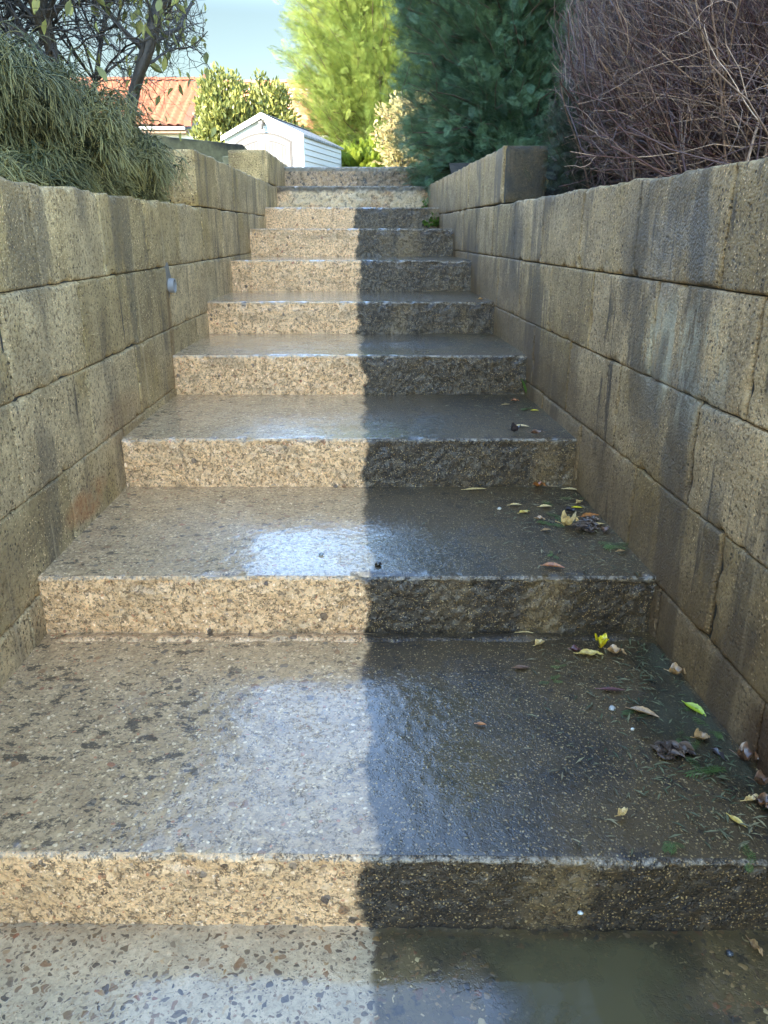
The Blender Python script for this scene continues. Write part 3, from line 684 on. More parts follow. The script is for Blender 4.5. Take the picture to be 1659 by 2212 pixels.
# unseen house, added behind the camera to keep the stairs in shade
hb = empty('added_shade_house', (-9, -7, 0), 'tall cream rendered house added outside the picture to shade the steps', 'house')
def bpart(o): o.location = -hb.location; return o
b = MB(); b.box(-14, -4.3, -14, -.9, -.2, 7.0); b.prism([(-14, -.9, 7.0), (-4.3, -.9, 7.0), (-9.15, -.9, 10.4)], (0, -13.1, 0)); bpart(b.build('wall', M_REND, hb))
for s in (-1, 1):
    b = MB(); b.prism([(-9.15, -.4, 10.45), (-9.15, -.4, 10.65), (-9.15+s*5.3, -.4, 6.95), (-9.15+s*5.3, -.4, 6.75)], (0, -14.1, 0)); bpart(b.build('roof', M_TILE2, hb))
for y in (-3.5, -7.5, -11.5):
    for z in (1.0, 4.2):
        b = MB(); b.box(-4.32, -4.27, y, y+1.2, z, z+1.4); f_ = bpart(b.build('window', M_GLASS, hb))
        b = MB(); b.box(-4.31, -4.20, y-.08, y+1.28, z-.10, z-.01); b.box(-4.31, -4.22, y-.07, y-.005, z, z+1.4); b.box(-4.31, -4.22, y+1.205, y+1.27, z, z+1.4); b.box(-4.31, -4.22, y-.08, y+1.28, z+1.41, z+1.48); b.build('window_frame', M_WOOD, f_)

# ------------------------------------------------------------------ vegetation
def quadleaf(w=.5, fold=.12, n=4):
    """pointed leaf of length 1 along x, two-sided fold"""
    ts = np.linspace(0, 1, n+1); V = []; Q = []
    for t in ts:
        ww = w*.5*math.sin(math.pi*t**.85)+.004; V += [(t, -ww, fold*ww*2+.08*math.sin(t*2)), (t, 0, .08*math.sin(t*2)), (t, ww, fold*ww*2+.08*math.sin(t*2))]
    for i in range(n):
        a = i*3; Q += [(a, a+1, a+4, a+3), (a+1, a+2, a+5, a+4)]
    return np.array(V), np.array(Q)
def frond(pairs=7, spread=45, droop=.15, wd=.035, sub=True):
    """flat conifer spray: axis with forked side shoots"""
    V = []; Q = []
    def blade(p, d, L, w):
        p = np.array(p); d = np.array(d)/np.linalg.norm(d); s = np.array([-d[1], d[0], 0]); s = s/np.linalg.norm(s)*w
        k = len(V); m = p+d*L*.5; e = p+d*L; m = m+[0, 0, -.03*L]; e = e+[0, 0, -.12*L]
        V.extend([p-s*.5, m-s, e, m+s]); Q.append((k, k+1, k+2, k+3))
    ax = lambda t: np.array([t, 0, -droop*t*t])
    blade(ax(0), (1, 0, -.05), .55, wd*.8); blade(ax(.45), (1, 0, -.2), .58, wd)
    for i in range(pairs):
        t = .08+.84*i/pairs
        for s in (-1, 1):
            t2 = t+(.03 if s > 0 else 0); L = .48*(1-t2)**.8*(.35+.65*min(1, t2*3+.3))+.10; a = R(spread)*(1-.3*t2)
            d = np.array([math.cos(a), s*math.sin(a), -.12]); blade(ax(t2), d, L, wd)
            if sub and L > .22:
                for q in (.40, .7):
                    for s2 in (-1, 1):
                        a2 = a*s+s2*R(38); blade(ax(t2)+d*L*q, (math.cos(a2), math.sin(a2), -.1), L*.42*(1.1-q*.5), wd*.85)
    return np.array(V), np.array(Q)
def conifer(name, label, cat, base, height, prof, nbr, nsp, size, mat, bark, tmpl, up=.35, group=None, seed=1, trunk_r=.10, squash=None, inner=True, lean=(0, 0), azr=None):
    """prof: list of (height fraction, radius)"""
    r = np.random.default_rng(seed); base = np.array(base, float)
    root = empty(name, tuple(base), label, cat, group)
    hf = r.random(nbr)**1.15; hf = .03+.96*hf
    az = r.random(nbr)*2*np.pi if azr is None else r.uniform(azr[0], azr[1], nbr)
    rad = np.interp(hf, [a for a, _ in prof], [b for _, b in prof])*(.82+.30*r.random(nbr))
    d = np.stack([np.cos(az), np.sin(az), np.zeros(nbr)], -1)
    st = base+np.stack([hf*lean[0], hf*lean[1], hf*height], -1)
    K = 7; t = np.linspace(0, 1, K)
    rise = up*rad*(.6+.8*r.random(nbr))*np.clip((hf-.06)/.14, -.5, 1)
    path = st[:, None, :]+d[:, None, :]*(rad[:, None]*t[None])[..., None]
    path[..., 2] += rise[:, None]*(t[None]**1.6)-.0*rad[:, None]
    if squash is not None: path = squash(path)
    path[:, 1:, :] += r.normal(0, .03, (nbr, K-1, 3))*rad[:, None, None]
    V, Q = tubes(path, np.linspace(1, .15, K)[None]*np.clip(rad[:, None]*.014, .003, .03), 4)
    tv, tq = tubes(np.array([[base+np.array([lean[0]*u, lean[1]*u, height*.97*u]) for u in np.linspace(-.01, 1, 12)]]), (np.linspace(1, .12, 12)*trunk_r)[None], 10)
    mk('trunk', tv, tq, bark, root, var=np.full(len(tv), .5), smooth=True)
    mk('branches', V, Q, bark, root, var=r.random(len(V)))
    # sprays along the outer part of each branch
    bi = np.repeat(np.arange(nbr), nsp); tt = (.22 if inner else .5)+(1-(.22 if inner else .5))*r.random(len(bi))**.62
    fk = tt*(K-1); i0 = np.clip(fk.astype(int), 0, K-2); fr = (fk-i0)[:, None]
    pos = path[bi, i0]*(1-fr)+path[bi, i0+1]*fr
    tang = norm(path[bi, -1]-path[bi, -3])
    dirn = norm(tang+r.normal(0, .36, (len(bi), 3))+np.array([0, 0, .10]))
    pos = pos+r.normal(0, .045, (len(bi), 3))*rad[bi][:, None]
    S = size*(.6+.8*r.random(len(bi)))
    Xf, Yf, Zf = frames(dirn, roll=r.normal(0, .7, len(bi)))
    V, Q, ids = stamp(tmpl[0], tmpl[1], pos, Xf, Yf, Zf, S)
    bv = r.random(nbr); var = np.clip(.55*bv[bi]+.45*r.random(len(bi)), 0, 1)
    # denser old growth deep inside the crown
    m = nbr*26; b2 = r.integers(0, nbr, m); t2 = .10+.50*r.random(m); fk = t2*(K-1); i0 = fk.astype(int); fr = (fk-i0)[:, None]
    p2 = path[b2, i0]*(1-fr)+path[b2, i0+1]*fr+r.normal(0, .06, (m, 3))*rad[b2][:, None]; Xf, Yf, Zf = frames(norm(tang[:1].repeat(m, 0)*0+d[b2]+r.normal(0, .8, (m, 3))), roll=r.uniform(0, 6, m))
    V2, Q2, id2 = stamp(tmpl[0], tmpl[1], p2, Xf, Yf, Zf, size*1.25*(.6+.8*r.random(m)))
    va = np.concatenate([var[ids], (.4*r.random(m))[id2]]); V, Q = join([(V, Q), (V2, Q2)])
    mk('foliage', V, Q, mat, root, var=va)
    return root
M_BARK = barkmat('dark_bark', (.05, .038, .028), (.11, .085, .06)); M_CBARK = barkmat('conifer_bark', (.07, .045, .03), (.12, .08, .05))
M_CONB = leafmat('bright_conifer_green', (.14, .21, .05), (.38, .44, .10), .55, .35, (.12, .17, .025))
M_COND = leafmat('dark_conifer_green', (.046, .098, .050), (.17, .26, .115), .5, .2, (.035, .075, .050))
M_LAUR = leafmat('laurel_green', (.09, .115, .028), (.34, .33, .09), .35, .25)
M_HEDG = leafmat('lime_hedge_green', (.12, .19, .02), (.26, .30, .035), .5, .35)
M_BEEC = leafmat('straw_hedge', (.30, .22, .09), (.48, .40, .20), .6, .3, (.25, .26, .08))
M_JUNI = leafmat('juniper_green', (.030, .048, .022), (.075, .095, .050), .5, .2)
M_THRD = leafmat('thread_cypress_green', (.042, .054, .016), (.44, .37, .14), .5, .15, (.07, .08, .035))
FR = frond(6, 42, .12, .024, True); FRS = frond(5, 45, .12, .06, False); FRB = frond(7, 42, .12, .012, False); FRC = frond(5, 38, .15, .012, True)

# bright green conifer behind the shed
conifer('conifer_tree', 'tall sunlit yellow-green conifer rising behind the shed', 'tree', (-.15, 27.2, 1.6), 8.6,
        [(0, 2.0), (.12, 2.5), (.35, 2.75), (.6, 2.5), (.8, 1.7), (1, .25)], 620, 84, .30, M_CONB, M_CBARK, FRB, up=.45, seed=3, trunk_r=.2)
# dark conifers on the right of the stair: trimmed flat on the stair side
def trim(path):
    lim = np.interp(path[..., 2], [1.45, 1.7, 2.3], [.42, .30, .19])
    x = path[..., 0]; x = np.where(x < lim, lim+(x-lim)*.06, x); path = path.copy(); path[..., 0] = x; return path
conifer('conifer_tree', 'dark green conifer overhanging the top of the right wall, its stair side clipped flat', 'tree', (1.12, 7.45, 1.30), 4.9,
        [(0, .95), (.1, 1.1), (.3, 1.1), (.6, .85), (.85, .5), (1, .1)], 900, 76, .10, M_COND, M_CBARK, FRC, up=.42, seed=5, trunk_r=.08, squash=trim)
for j, (x, y, lab) in enumerate(((1.75, 9.4, 'dark conifer standing directly behind the clipped one'), (2.5, 7.4, 'dark conifer behind the bare brown twigs, next to the clipped one'), (4.1, 6.6, 'dark conifer hidden deep behind the right-hand twigs'), (5.9, 5.6, 'dark conifer beyond the right edge of the twigs'))):
    conifer('conifer_tree', lab, 'tree', (x, y, 1.5), 4.3, [(0, .9), (.2, 1.15), (.5, 1.0), (.8, .6), (1, .1)], 420, 60, .20, M_COND, M_CBARK, FRS, up=.5, seed=20+j, trunk_r=.08)

def leafbush(name, label, cat, cx, cy, z0, rx, ry, hz, n, size, mat, tmpl, seed, shoots=0, up=.6, stems=30, group=None, shell=.5):
    r = np.random.default_rng(seed); root = empty(name, (cx, cy, z0), label, cat, group)
    K = 8; t = np.linspace(0, 1, K)
    az = r.random(stems)*2*np.pi; q = np.sqrt(r.random(stems))
    top = np.stack([cx+rx*q*np.cos(az), cy+ry*q*np.sin(az), z0+hz*(1-.35*q**3)*(.85+.2*r.random(stems))], -1)
    bs = np.stack([cx+rx*.35*q*np.cos(az), cy+ry*.35*q*np.sin(az), np.full(stems, z0)], -1)
    path = bs[:, None]*(1-t)[None, :, None]**1.4+top[:, None]*(1-(1-t)[None, :, None]**1.4); path[:, 1:-1] += r.normal(0, .02, (stems, K-2, 3))*hz
    V, Q = tubes(path, np.linspace(1, .2, K)[None]*np.full((stems, 1), .006+.006*hz), 5)
    mk('stems', V, Q, M_BARK, root, var=r.random(len(V)))
    si = r.integers(0, stems, n); tt = 1-(1-shell*.0-.1)*r.random(n)**1.1*(.95); fk = tt*(K-1); i0 = np.clip(fk.astype(int), 0, K-2); fr = (fk-i0)[:, None]
    pos = path[si, i0]*(1-fr)+path[si, i0+1]*fr
    spread = (.16*min(rx, ry)*(1.15-tt*.75))[:, None]*2
    pos = pos+r.normal(0, 1, (n, 3))*spread*np.array([1, 1, .6])
    out = norm((pos-np.array([cx, cy, z0+hz*.35]))*np.array([1/rx, 1/ry, 1/hz]))
    d = norm(out*(1-up)+np.array([0, 0, up])+r.normal(0, .45, (n, 3)))
    Xf, Yf, Zf = frames(d, roll=r.uniform(0, 6.28, n)); V, Q, ids = stamp(tmpl[0], tmpl[1], pos, Xf, Yf, Zf, size*(.6+.7*r.random(n)))
    var = np.clip(r.random(stems)[si]*.5+r.random(n)*.5, 0, 1); mk('foliage', V, Q, mat, root, var=var[ids]); return root
LF = quadleaf(.42)
leafbush('laurel_bush', 'tall dark evergreen bush left of the drooping cypress, just outside the picture', 'bush', -2.75, 1.5, .95, .95, 1.5, 3.6, 9000, .11, leafmat('dark_laurel', (.03, .05, .015), (.08, .11, .03), .4, .2), LF, 30, stems=60, up=.5)
leafbush('laurel_bush', 'sunlit upright laurel bush in front of the red roof, left of the pair', 'bush', -4.75, 25.4, 1.6, .80, .8, 3.85, 13000, .15, M_LAUR, LF, 31, stems=48, up=.75)
leafbush('laurel_bush', 'sunlit upright laurel bush behind the shed roof, right of the pair', 'bush', -3.45, 25.8, 1.6, .75, .7, 3.8, 11000, .15, M_LAUR, LF, 32, stems=42, up=.75)
leafbush('hedge', 'low lime green hedge to the right of the shed', 'hedge', -.55, 24.2, 1.6, 1.35, .7, 1.75, 5200, .24, M_HEDG, FRS, 33, stems=60, up=.4)
leafbush('beech_hedge', 'straw-coloured winter hedge beside the clipped dark conifer', 'hedge', 1.1, 21.0, 1.6, 1.3, .8, 2.7, 11000, .12, M_BEEC, quadleaf(.5), 34, stems=90, up=.3)
leafbush('juniper_bush', 'small dark green juniper behind the end of the raised right wall', 'bush', 0.90, 3.62, 1.16, .20, .22, .50, 2600, .060, M_JUNI, FRC, 35, stems=34, up=.35)

# thread cypress: mound of hanging strands
def thread_cypress():
    r = np.random.default_rng(44); c = np.array([-1.66, 2.95, 1.10]); root = empty('thread_cypress', tuple(c), 'drooping thread-leaved cypress mound spilling over the left wall', 'bush')
    n = 27000; rx, ry, rz = .98, 1.10, .54
    u = r.normal(0, 1, (n, 3)); u[:, 2] = np.abs(u[:, 2])*1.0; u = norm(u); u = u/(np.abs(u)**2.6).sum(1, keepdims=True)**(1/2.6)
    lump = 1+.24*fbm(u*4.2, 8, 3)
    k = (.62+.40*r.random(n)**.5)*lump
    sp = c+u*np.array([rx, ry, rz])*k[:, None]*np.array([.86, .86, .96])
    K = 7; t = np.linspace(0, 1, K)
    outw = norm(u*np.array([1, 1, .25])+r.normal(0, .75, (n, 3))); L = (.035+.085*r.random(n)**1.5)
    path = sp[:, None]+outw[:, None]*(L[:, None]*.75*t[None]**.8)[..., None]
    path[..., 2] += (L[:, None]*(.40*t[None]-.80*t[None]**2.0))
    okk = (path[..., 2].min(1) > 1.12+.06*r.random(n)) & ~((path[..., 0].max(1) > xl(3.0)-.07) & (path[:, 0, 2] < 1.33)); path = path[okk]; n = len(path)
    fl = xl(path[..., 1])-.20; over = np.clip(path[..., 0]-fl, 0, 1)
    lowz = np.where(path[..., 0] > fl-.02, 1.222+.015*r.random((n, 1)), 1.18)
    path[..., 2] = np.where(path[..., 2] < lowz, lowz-(lowz-path[..., 2])*.03, path[..., 2])
    lim = xl(path[..., 1])-.010; path[..., 0] = np.where(path[..., 0] > lim, lim+(path[..., 0]-lim)*.12, path[..., 0])
    path[:, 1:] += np.cumsum(r.normal(0, .0055, (n, K-1, 3)), 1)
    rad = np.linspace(1.2, .75, K)[None]*(.0012+.0010*r.random(n))[:, None]
    parts = [tubes(path, rad, 3)]; var = [np.repeat(r.random(n)*.35, K*3)*1.0+np.tile(np.repeat(np.linspace(0, 1, K)**2.5*.75, 3), n)]
    # side threads
    for s in range(4):
        m = n; fk = r.integers(1, K-2, m); st = path[np.arange(m), fk]
        d = norm(path[np.arange(m), fk+1]-path[np.arange(m), fk]+r.normal(0, .55, (m, 3))*np.linalg.norm(path[np.arange(m), fk+1]-path[np.arange(m), fk], axis=1)[:, None]*1.0); l2 = .025+.055*r.random(m)
        kk = 5; t2 = np.linspace(0, 1, kk); p2 = st[:, None]+d[:, None]*(l2[:, None]*t2[None])[..., None]; p2[..., 2] -= l2[:, None]*.45*t2[None]**2; p2[..., 2] = np.maximum(p2[..., 2], 1.205)
        parts.append(tubes(p2, np.linspace(1, .7, kk)[None]*(.0011+.0008*r.random(m))[:, None], 3)); var.append(np.repeat(r.random(m)*.35, kk*3)+np.tile(np.repeat(np.linspace(.1, .75, kk), 3), m))
    V, Q = join(parts); mk('foliage', V, Q, M_THRD, root, var=np.clip(np.concatenate(var)+.45*fbm(V*9, 5, 2)-.08, 0, 1))
    nb = 160; uu = norm(np.abs(r.normal(0, 1, (nb, 3)))*np.array([1, 1, 1])*np.sign(r.normal(0, 1, (nb, 3)))*np.array([1, 1, 1])); uu[:, 2] = np.abs(uu[:, 2])
    tt = np.linspace(0, 1, 7); bp = c+uu[:, None]*np.array([rx, ry, rz])*.8*tt[None, :, None]; bp[:, 1:] += r.normal(0, .02, (nb, 6, 3))
    V, Q = tubes(bp, np.linspace(1, .25, 7)[None]*.010*np.ones((nb, 1)), 5); mk('branches', V, Q, M_BARK, root, var=r.random(len(V)))
thread_cypress()

# recursive bare tree
def grow(starts, levels, r, wig=.12, grav=0.0, K=7, clip=None):
    """starts: list of (pos, dir, length, radius); levels: list of (children, length factor, radius factor, angle)"""
    parts = []; tips = []; cur = starts
    for li, lv in enumerate(levels+[None]):
        P0 = np.array([c[0] for c in cur]); Dr = norm(np.array([c[1] for c in cur])); Ln = np.array([c[2] for c in cur]); Ra = np.array([c[3] for c in cur])
        n = len(cur); path = np.zeros((n, K, 3)); path[:, 0] = P0; d = Dr.copy()
        for k in range(1, K):
            d = norm(d+r.normal(0, wig*(1+.6*li), (n, 3))+np.array([0, 0, grav])); path[:, k] = path[:, k-1]+d*(Ln/(K-1))[:, None]
        if clip is not None:
            ok = clip(path); path, Ra, Ln = path[ok], Ra[ok], Ln[ok]; n = len(path)
        rr = Ra[:, None]*np.linspace(1, .55 if lv else .35, K)[None]
        parts.append((tubes(path, rr, 7 if li == 0 else 5 if li == 1 else 3), r.random(n), K*(7 if li == 0 else 5 if li == 1 else 3)))
        tips = path
        if lv is None: break
        nx = []
        for i in range(n):
            for j in range(lv[0]):
                k = int(r.integers(2 if j else K-2, K)); dd = norm(path[i, min(k, K-1)]-path[i, k-1]); ax = norm(r.normal(0, 1, 3)); ang = R(lv[3])*(.6+.8*r.random())
                nd = norm(dd*math.cos(ang)+norm(np.cross(dd, ax))*math.sin(ang))
                nx.append((path[i, k-0 if k < K else K-1], nd, Ln[i]*lv[1]*(.6+.7*r.random()), rr[i, k-0 if k < K else K-1]*lv[2]))
        cur = nx
    V, Q = join([p[0] for p in parts]); var = np.concatenate([np.repeat(p[1], p[2]) for p in parts])
    return V, Q, var, tips
def bare_tree():
    r = np.random.default_rng(9); root = empty('bare_tree', (-1.9, 5.3, 1.3), 'dark leafless tree with many stems and a few yellow leaves, behind the drooping cypress', 'tree')
    st = []
    for X, Y, ux, rr in ((60, 230, -.30, .032), (120, 230, -.12, .036), (188, 235, .0, .048), (238, 235, .10, .040), (262, 250, .42, .020), (20, 230, -.35, .03), (150, 230, .25, .022)):
        p = ony(X, Y, 5.3+r.uniform(-.3, .4)); p = np.array([p[0], p[1], 1.35]); st.append((p, (ux+r.normal(0, .05), r.normal(0, .12), 1), 1.25+r.random()*.35, rr))
    V, Q, var, tips = grow(st, [(10, .60, .54, 50), (7, .64, .62, 52), (6, .60, .76, 54), (5, .60, .90, 52)], r, .08, .0, clip=lambda p: ~((p[..., 0] > -.196*p[..., 1]).any(1)))
    mk('trunk', V, Q, M_BARK, root, var=var, smooth=True)
    # drooping leaves at the outer twigs on the stair side
    pts = tips[:, -1]; sel = pts[(pts[:, 0] > -1.75+0*pts[:, 0]) & (pts[:, 2] < 3.3) & (pts[:, 0] < -.8)]
    sel = sel[r.permutation(len(sel))[:700]]
    n = len(sel); d = norm(np.array([0, 0, -1.0])+r.normal(0, .45, (n, 3))); Xf, Yf, Zf = frames(d, up=norm(r.normal(0, 1, (n, 3))))
    V, Q, ids = stamp(*quadleaf(.42, .2), sel, Xf, Yf, Zf, .045+.045*r.random(n)); mk('leaves', V, Q, leafmat('yellowing_leaf', (.20, .20, .06), (.48, .44, .12), .45, .35, (.09, .10, .05)), root, var=r.random(n)[ids])
bare_tree()

# bare twiggy shrub on the right
def twig_shrub():
    r = np.random.default_rng(12); root = empty('bare_shrub', (2.0, 3.3, 1.15), 'dense leafless shrub of brown and straw twigs above the right wall', 'shrub')
    def clip(path):
        lim = .61+(path[..., 1]-3.0)*.17+.10*fbm(path*3.0, 4, 2)
        over = path[..., 0] < lim
        return ~(over.any(1) | (path[..., 2] < 1.10).any(1) | ((path[..., 2] < 1.24) & (path[..., 0] < xr(path[..., 1])+.03)).any(1))
    out = []
    def gen(n, levels, Lr, rad, wig, spread, seed):
        q = np.random.default_rng(seed); st = []
        for i in range(n):
            x = .86+1.95*q.random(); y = 2.3+1.9*q.random()
            a = R(q.uniform(8, 78) if q.random() < .8 else q.uniform(-40, 10))
            if x < 1.25: a = R(q.uniform(-15, 60))
            st.append(((x, y, 1.12), (-math.sin(a), q.normal(-.05, .25), math.cos(a)), Lr[0]+Lr[1]*q.random(), rad[0]+rad[1]*q.random()))
        return grow(st, levels, q, wig, .0, K=8, clip=clip)
    V, Q, var, tips = gen(1250, [(7, .55, .70, 24), (3, .55, .75, 30), (2, .6, .8, 36)], (.50, .55), (.0028, .0022), .09, 1, 12)
    mk('twigs', V, Q, barkmat('twig_bark', (.070, .026, .024), (.46, .29, .18), .5, .25, 40), root, var=var**2.8)
    V, Q, var, _ = gen(60, [(4, .6, .6, 26), (4, .5, .6, 34)], (.5, .5), (.0035, .003), .08, 1, 13)
    mk('stems', V, Q, barkmat('stem_bark', (.060, .032, .026), (.26, .17, .11), .5, .25, 40), root, var=var)
twig_shrub()

# ------------------------------------------------------------------ weeds growing in the joints
M_WEED = leafmat('weed_green', (.06, .13, .02), (.16, .26, .04), .45, .3)
def tuft(name, label, p, n, L, seed, spread=.5, w=.10):
    r = np.random.default_rng(seed); d = norm(np.stack([r.normal(0, spread, n), r.normal(-.1, spread, n), np.ones(n)], -1)); Xf, Yf, Zf = frames(d, roll=r.normal(0, 1, n))
    pos = np.array(p)+r.normal(0, .006, (n, 3))*np.array([1, 1, 0]); V, Q, ids = stamp(*quadleaf(w, .2, 6), pos, Xf, Yf, Zf, L*(.5+.7*r.random(n)))
    o = mk(name, V, Q, M_WEED, None, var=r.random(n)[ids]); return tag(o, label, 'weed')
p = onz(1137, 853, .458); tuft('grass_tuft', 'green grass tuft in the corner of the fourth riser and the right wall', (p[0], 3.13, .458), 16, .085, 1, .35, .13)
def weed(label, X, Y, yy, z, n, sz, seed):
    r = np.random.default_rng(seed); p = ony(X, Y, yy); n0 = n; pos = np.array([p[0], yy, z])+np.stack([r.normal(0, sz, n), r.normal(0, .015, n), np.abs(r.normal(0, sz*.8, n))], -1)
    d = norm(np.stack([r.normal(0, 1, n), r.normal(-.5, .6, n), r.normal(.4, .6, n)], -1)); Xf, Yf, Zf = frames(d)
    V, Q, ids = stamp(*quadleaf(.8), pos, Xf, Yf, Zf, .018+.014*r.random(n)); return tag(mk('leafy_weed', V, Q, M_WEED, None, var=r.random(n)[ids]), label, 'weed')
weed('leafy green weed at the right end of the third riser from the top', 940, 485, 6.10, 1.13, 130, .035, 3)
weed('leafy green weed at the right end of the pale crumbling riser', 932, 440, 6.86, 1.27, 110, .035, 4)
weed('small green weed at the right end of the topmost riser', 908, 398, 7.45, 1.45, 30, .02, 5)

# ------------------------------------------------------------------ fallen leaves, sprigs, pebbles
LM = {}
def litmat(name, a, b):
    if name not in LM:
        g = G(name); LM[name] = g.done(Base_Color=g.mix(g.ss(g.noise(130.0, 3, .6), .4, .65), a, b), Roughness=.4, Coat_Weight=.5, Coat_Roughness=.15, Normal=g.bump(g.noise(260.0, 2), .3, .001))
    return LM[name]
COL = {'cream': ((.80, .55, .22), (.56, .33, .11)), 'yellow': ((.74, .50, .11), (.52, .30, .06)), 'bright': ((.85, .68, .02), (.62, .38, .015)), 'lime': ((.42, .50, .02), (.34, .40, .02)),
       'tan': ((.50, .28, .11), (.28, .14, .05)), 'orange': ((.55, .19, .035), (.32, .10, .03)), 'brown': ((.20, .09, .04), (.10, .045, .02)), 'red': ((.16, .035, .025), (.08, .025, .02)), 'dark': ((.045, .03, .03), (.03, .02, .015))}
TREADS = {0: 0.0, 1: .141, 2: .295, 3: .458, 4: .618, 5: .770, 6: .940}
def leafobj(label, X, Y, step_, L, ang, col, w=.42, curl=.5, lift=.004, crumple=0.0, seed=None):
    r = np.random.default_rng(int(X*7+Y)); z = TREADS[step_]; p = onz(X, Y, z)
    n, m = 14, 7; T, S = np.meshgrid(np.linspace(0, 1, n), np.linspace(-1, 1, m), indexing='ij')
    ww = w*.5*np.sin(np.pi*T**.8)*(1+.10*np.sin(T*34+S))+.01
    x = T-.5; y = S*ww; zc = .65*(curl*ww*S*S*1.3+.10*curl*np.sin(T*3.1)+.16*curl*(T-.5)**2*2)+.02*r.normal()*T
    if crumple: q = np.stack([x*5, y*5, x*0+seed if seed else x*0], -1); zc = zc+crumple*fbm(q, 3, 2)*.5; x = x*(1-.25*crumple)+crumple*.1*vnoise(q*1.3); y = y+crumple*.12*vnoise(q*1.1+9)
    zc -= zc.min(); a = R(ang); c, s = math.cos(a), math.sin(a)
    V = np.stack([(x*c-y*s)*L, (x*s+y*c)*L, zc*L+lift], -1).reshape(-1, 3); I = np.arange(n*m).reshape(n, m)
    Q = np.stack([I[:-1, :-1], I[:-1, 1:], I[1:, 1:], I[1:, :-1]], -1).reshape(-1, 4)
    # midrib / stalk
    k = 6; tt = np.linspace(-.15, .9, k); mid = np.stack([(tt-.5)*c*L, (tt-.5)*s*L, np.interp(tt, T[:, 3], zc[:, 3])*L+lift+.0006], -1)
    tv, tq = tubes(mid[None], np.linspace(.0009, .0004, k)[None], 4); V, Q = join([(V, Q), (tv, tq)])
    o = mk('fallen_leaf', V, Q, litmat('leaf_'+col, *COL[col]), None, smooth=True); o.location = tuple(p)
    return tag(o, label, 'leaf', 'leaves fallen on the wet steps')
c6 = lambda x, y: (995.4+x*.4, 929+y*.4)
c5 = lambda x, y: (929+x*.44, 298.6+y*.44)
cb = lambda x, y: (829.5+x*.5, 1659+y*.5)
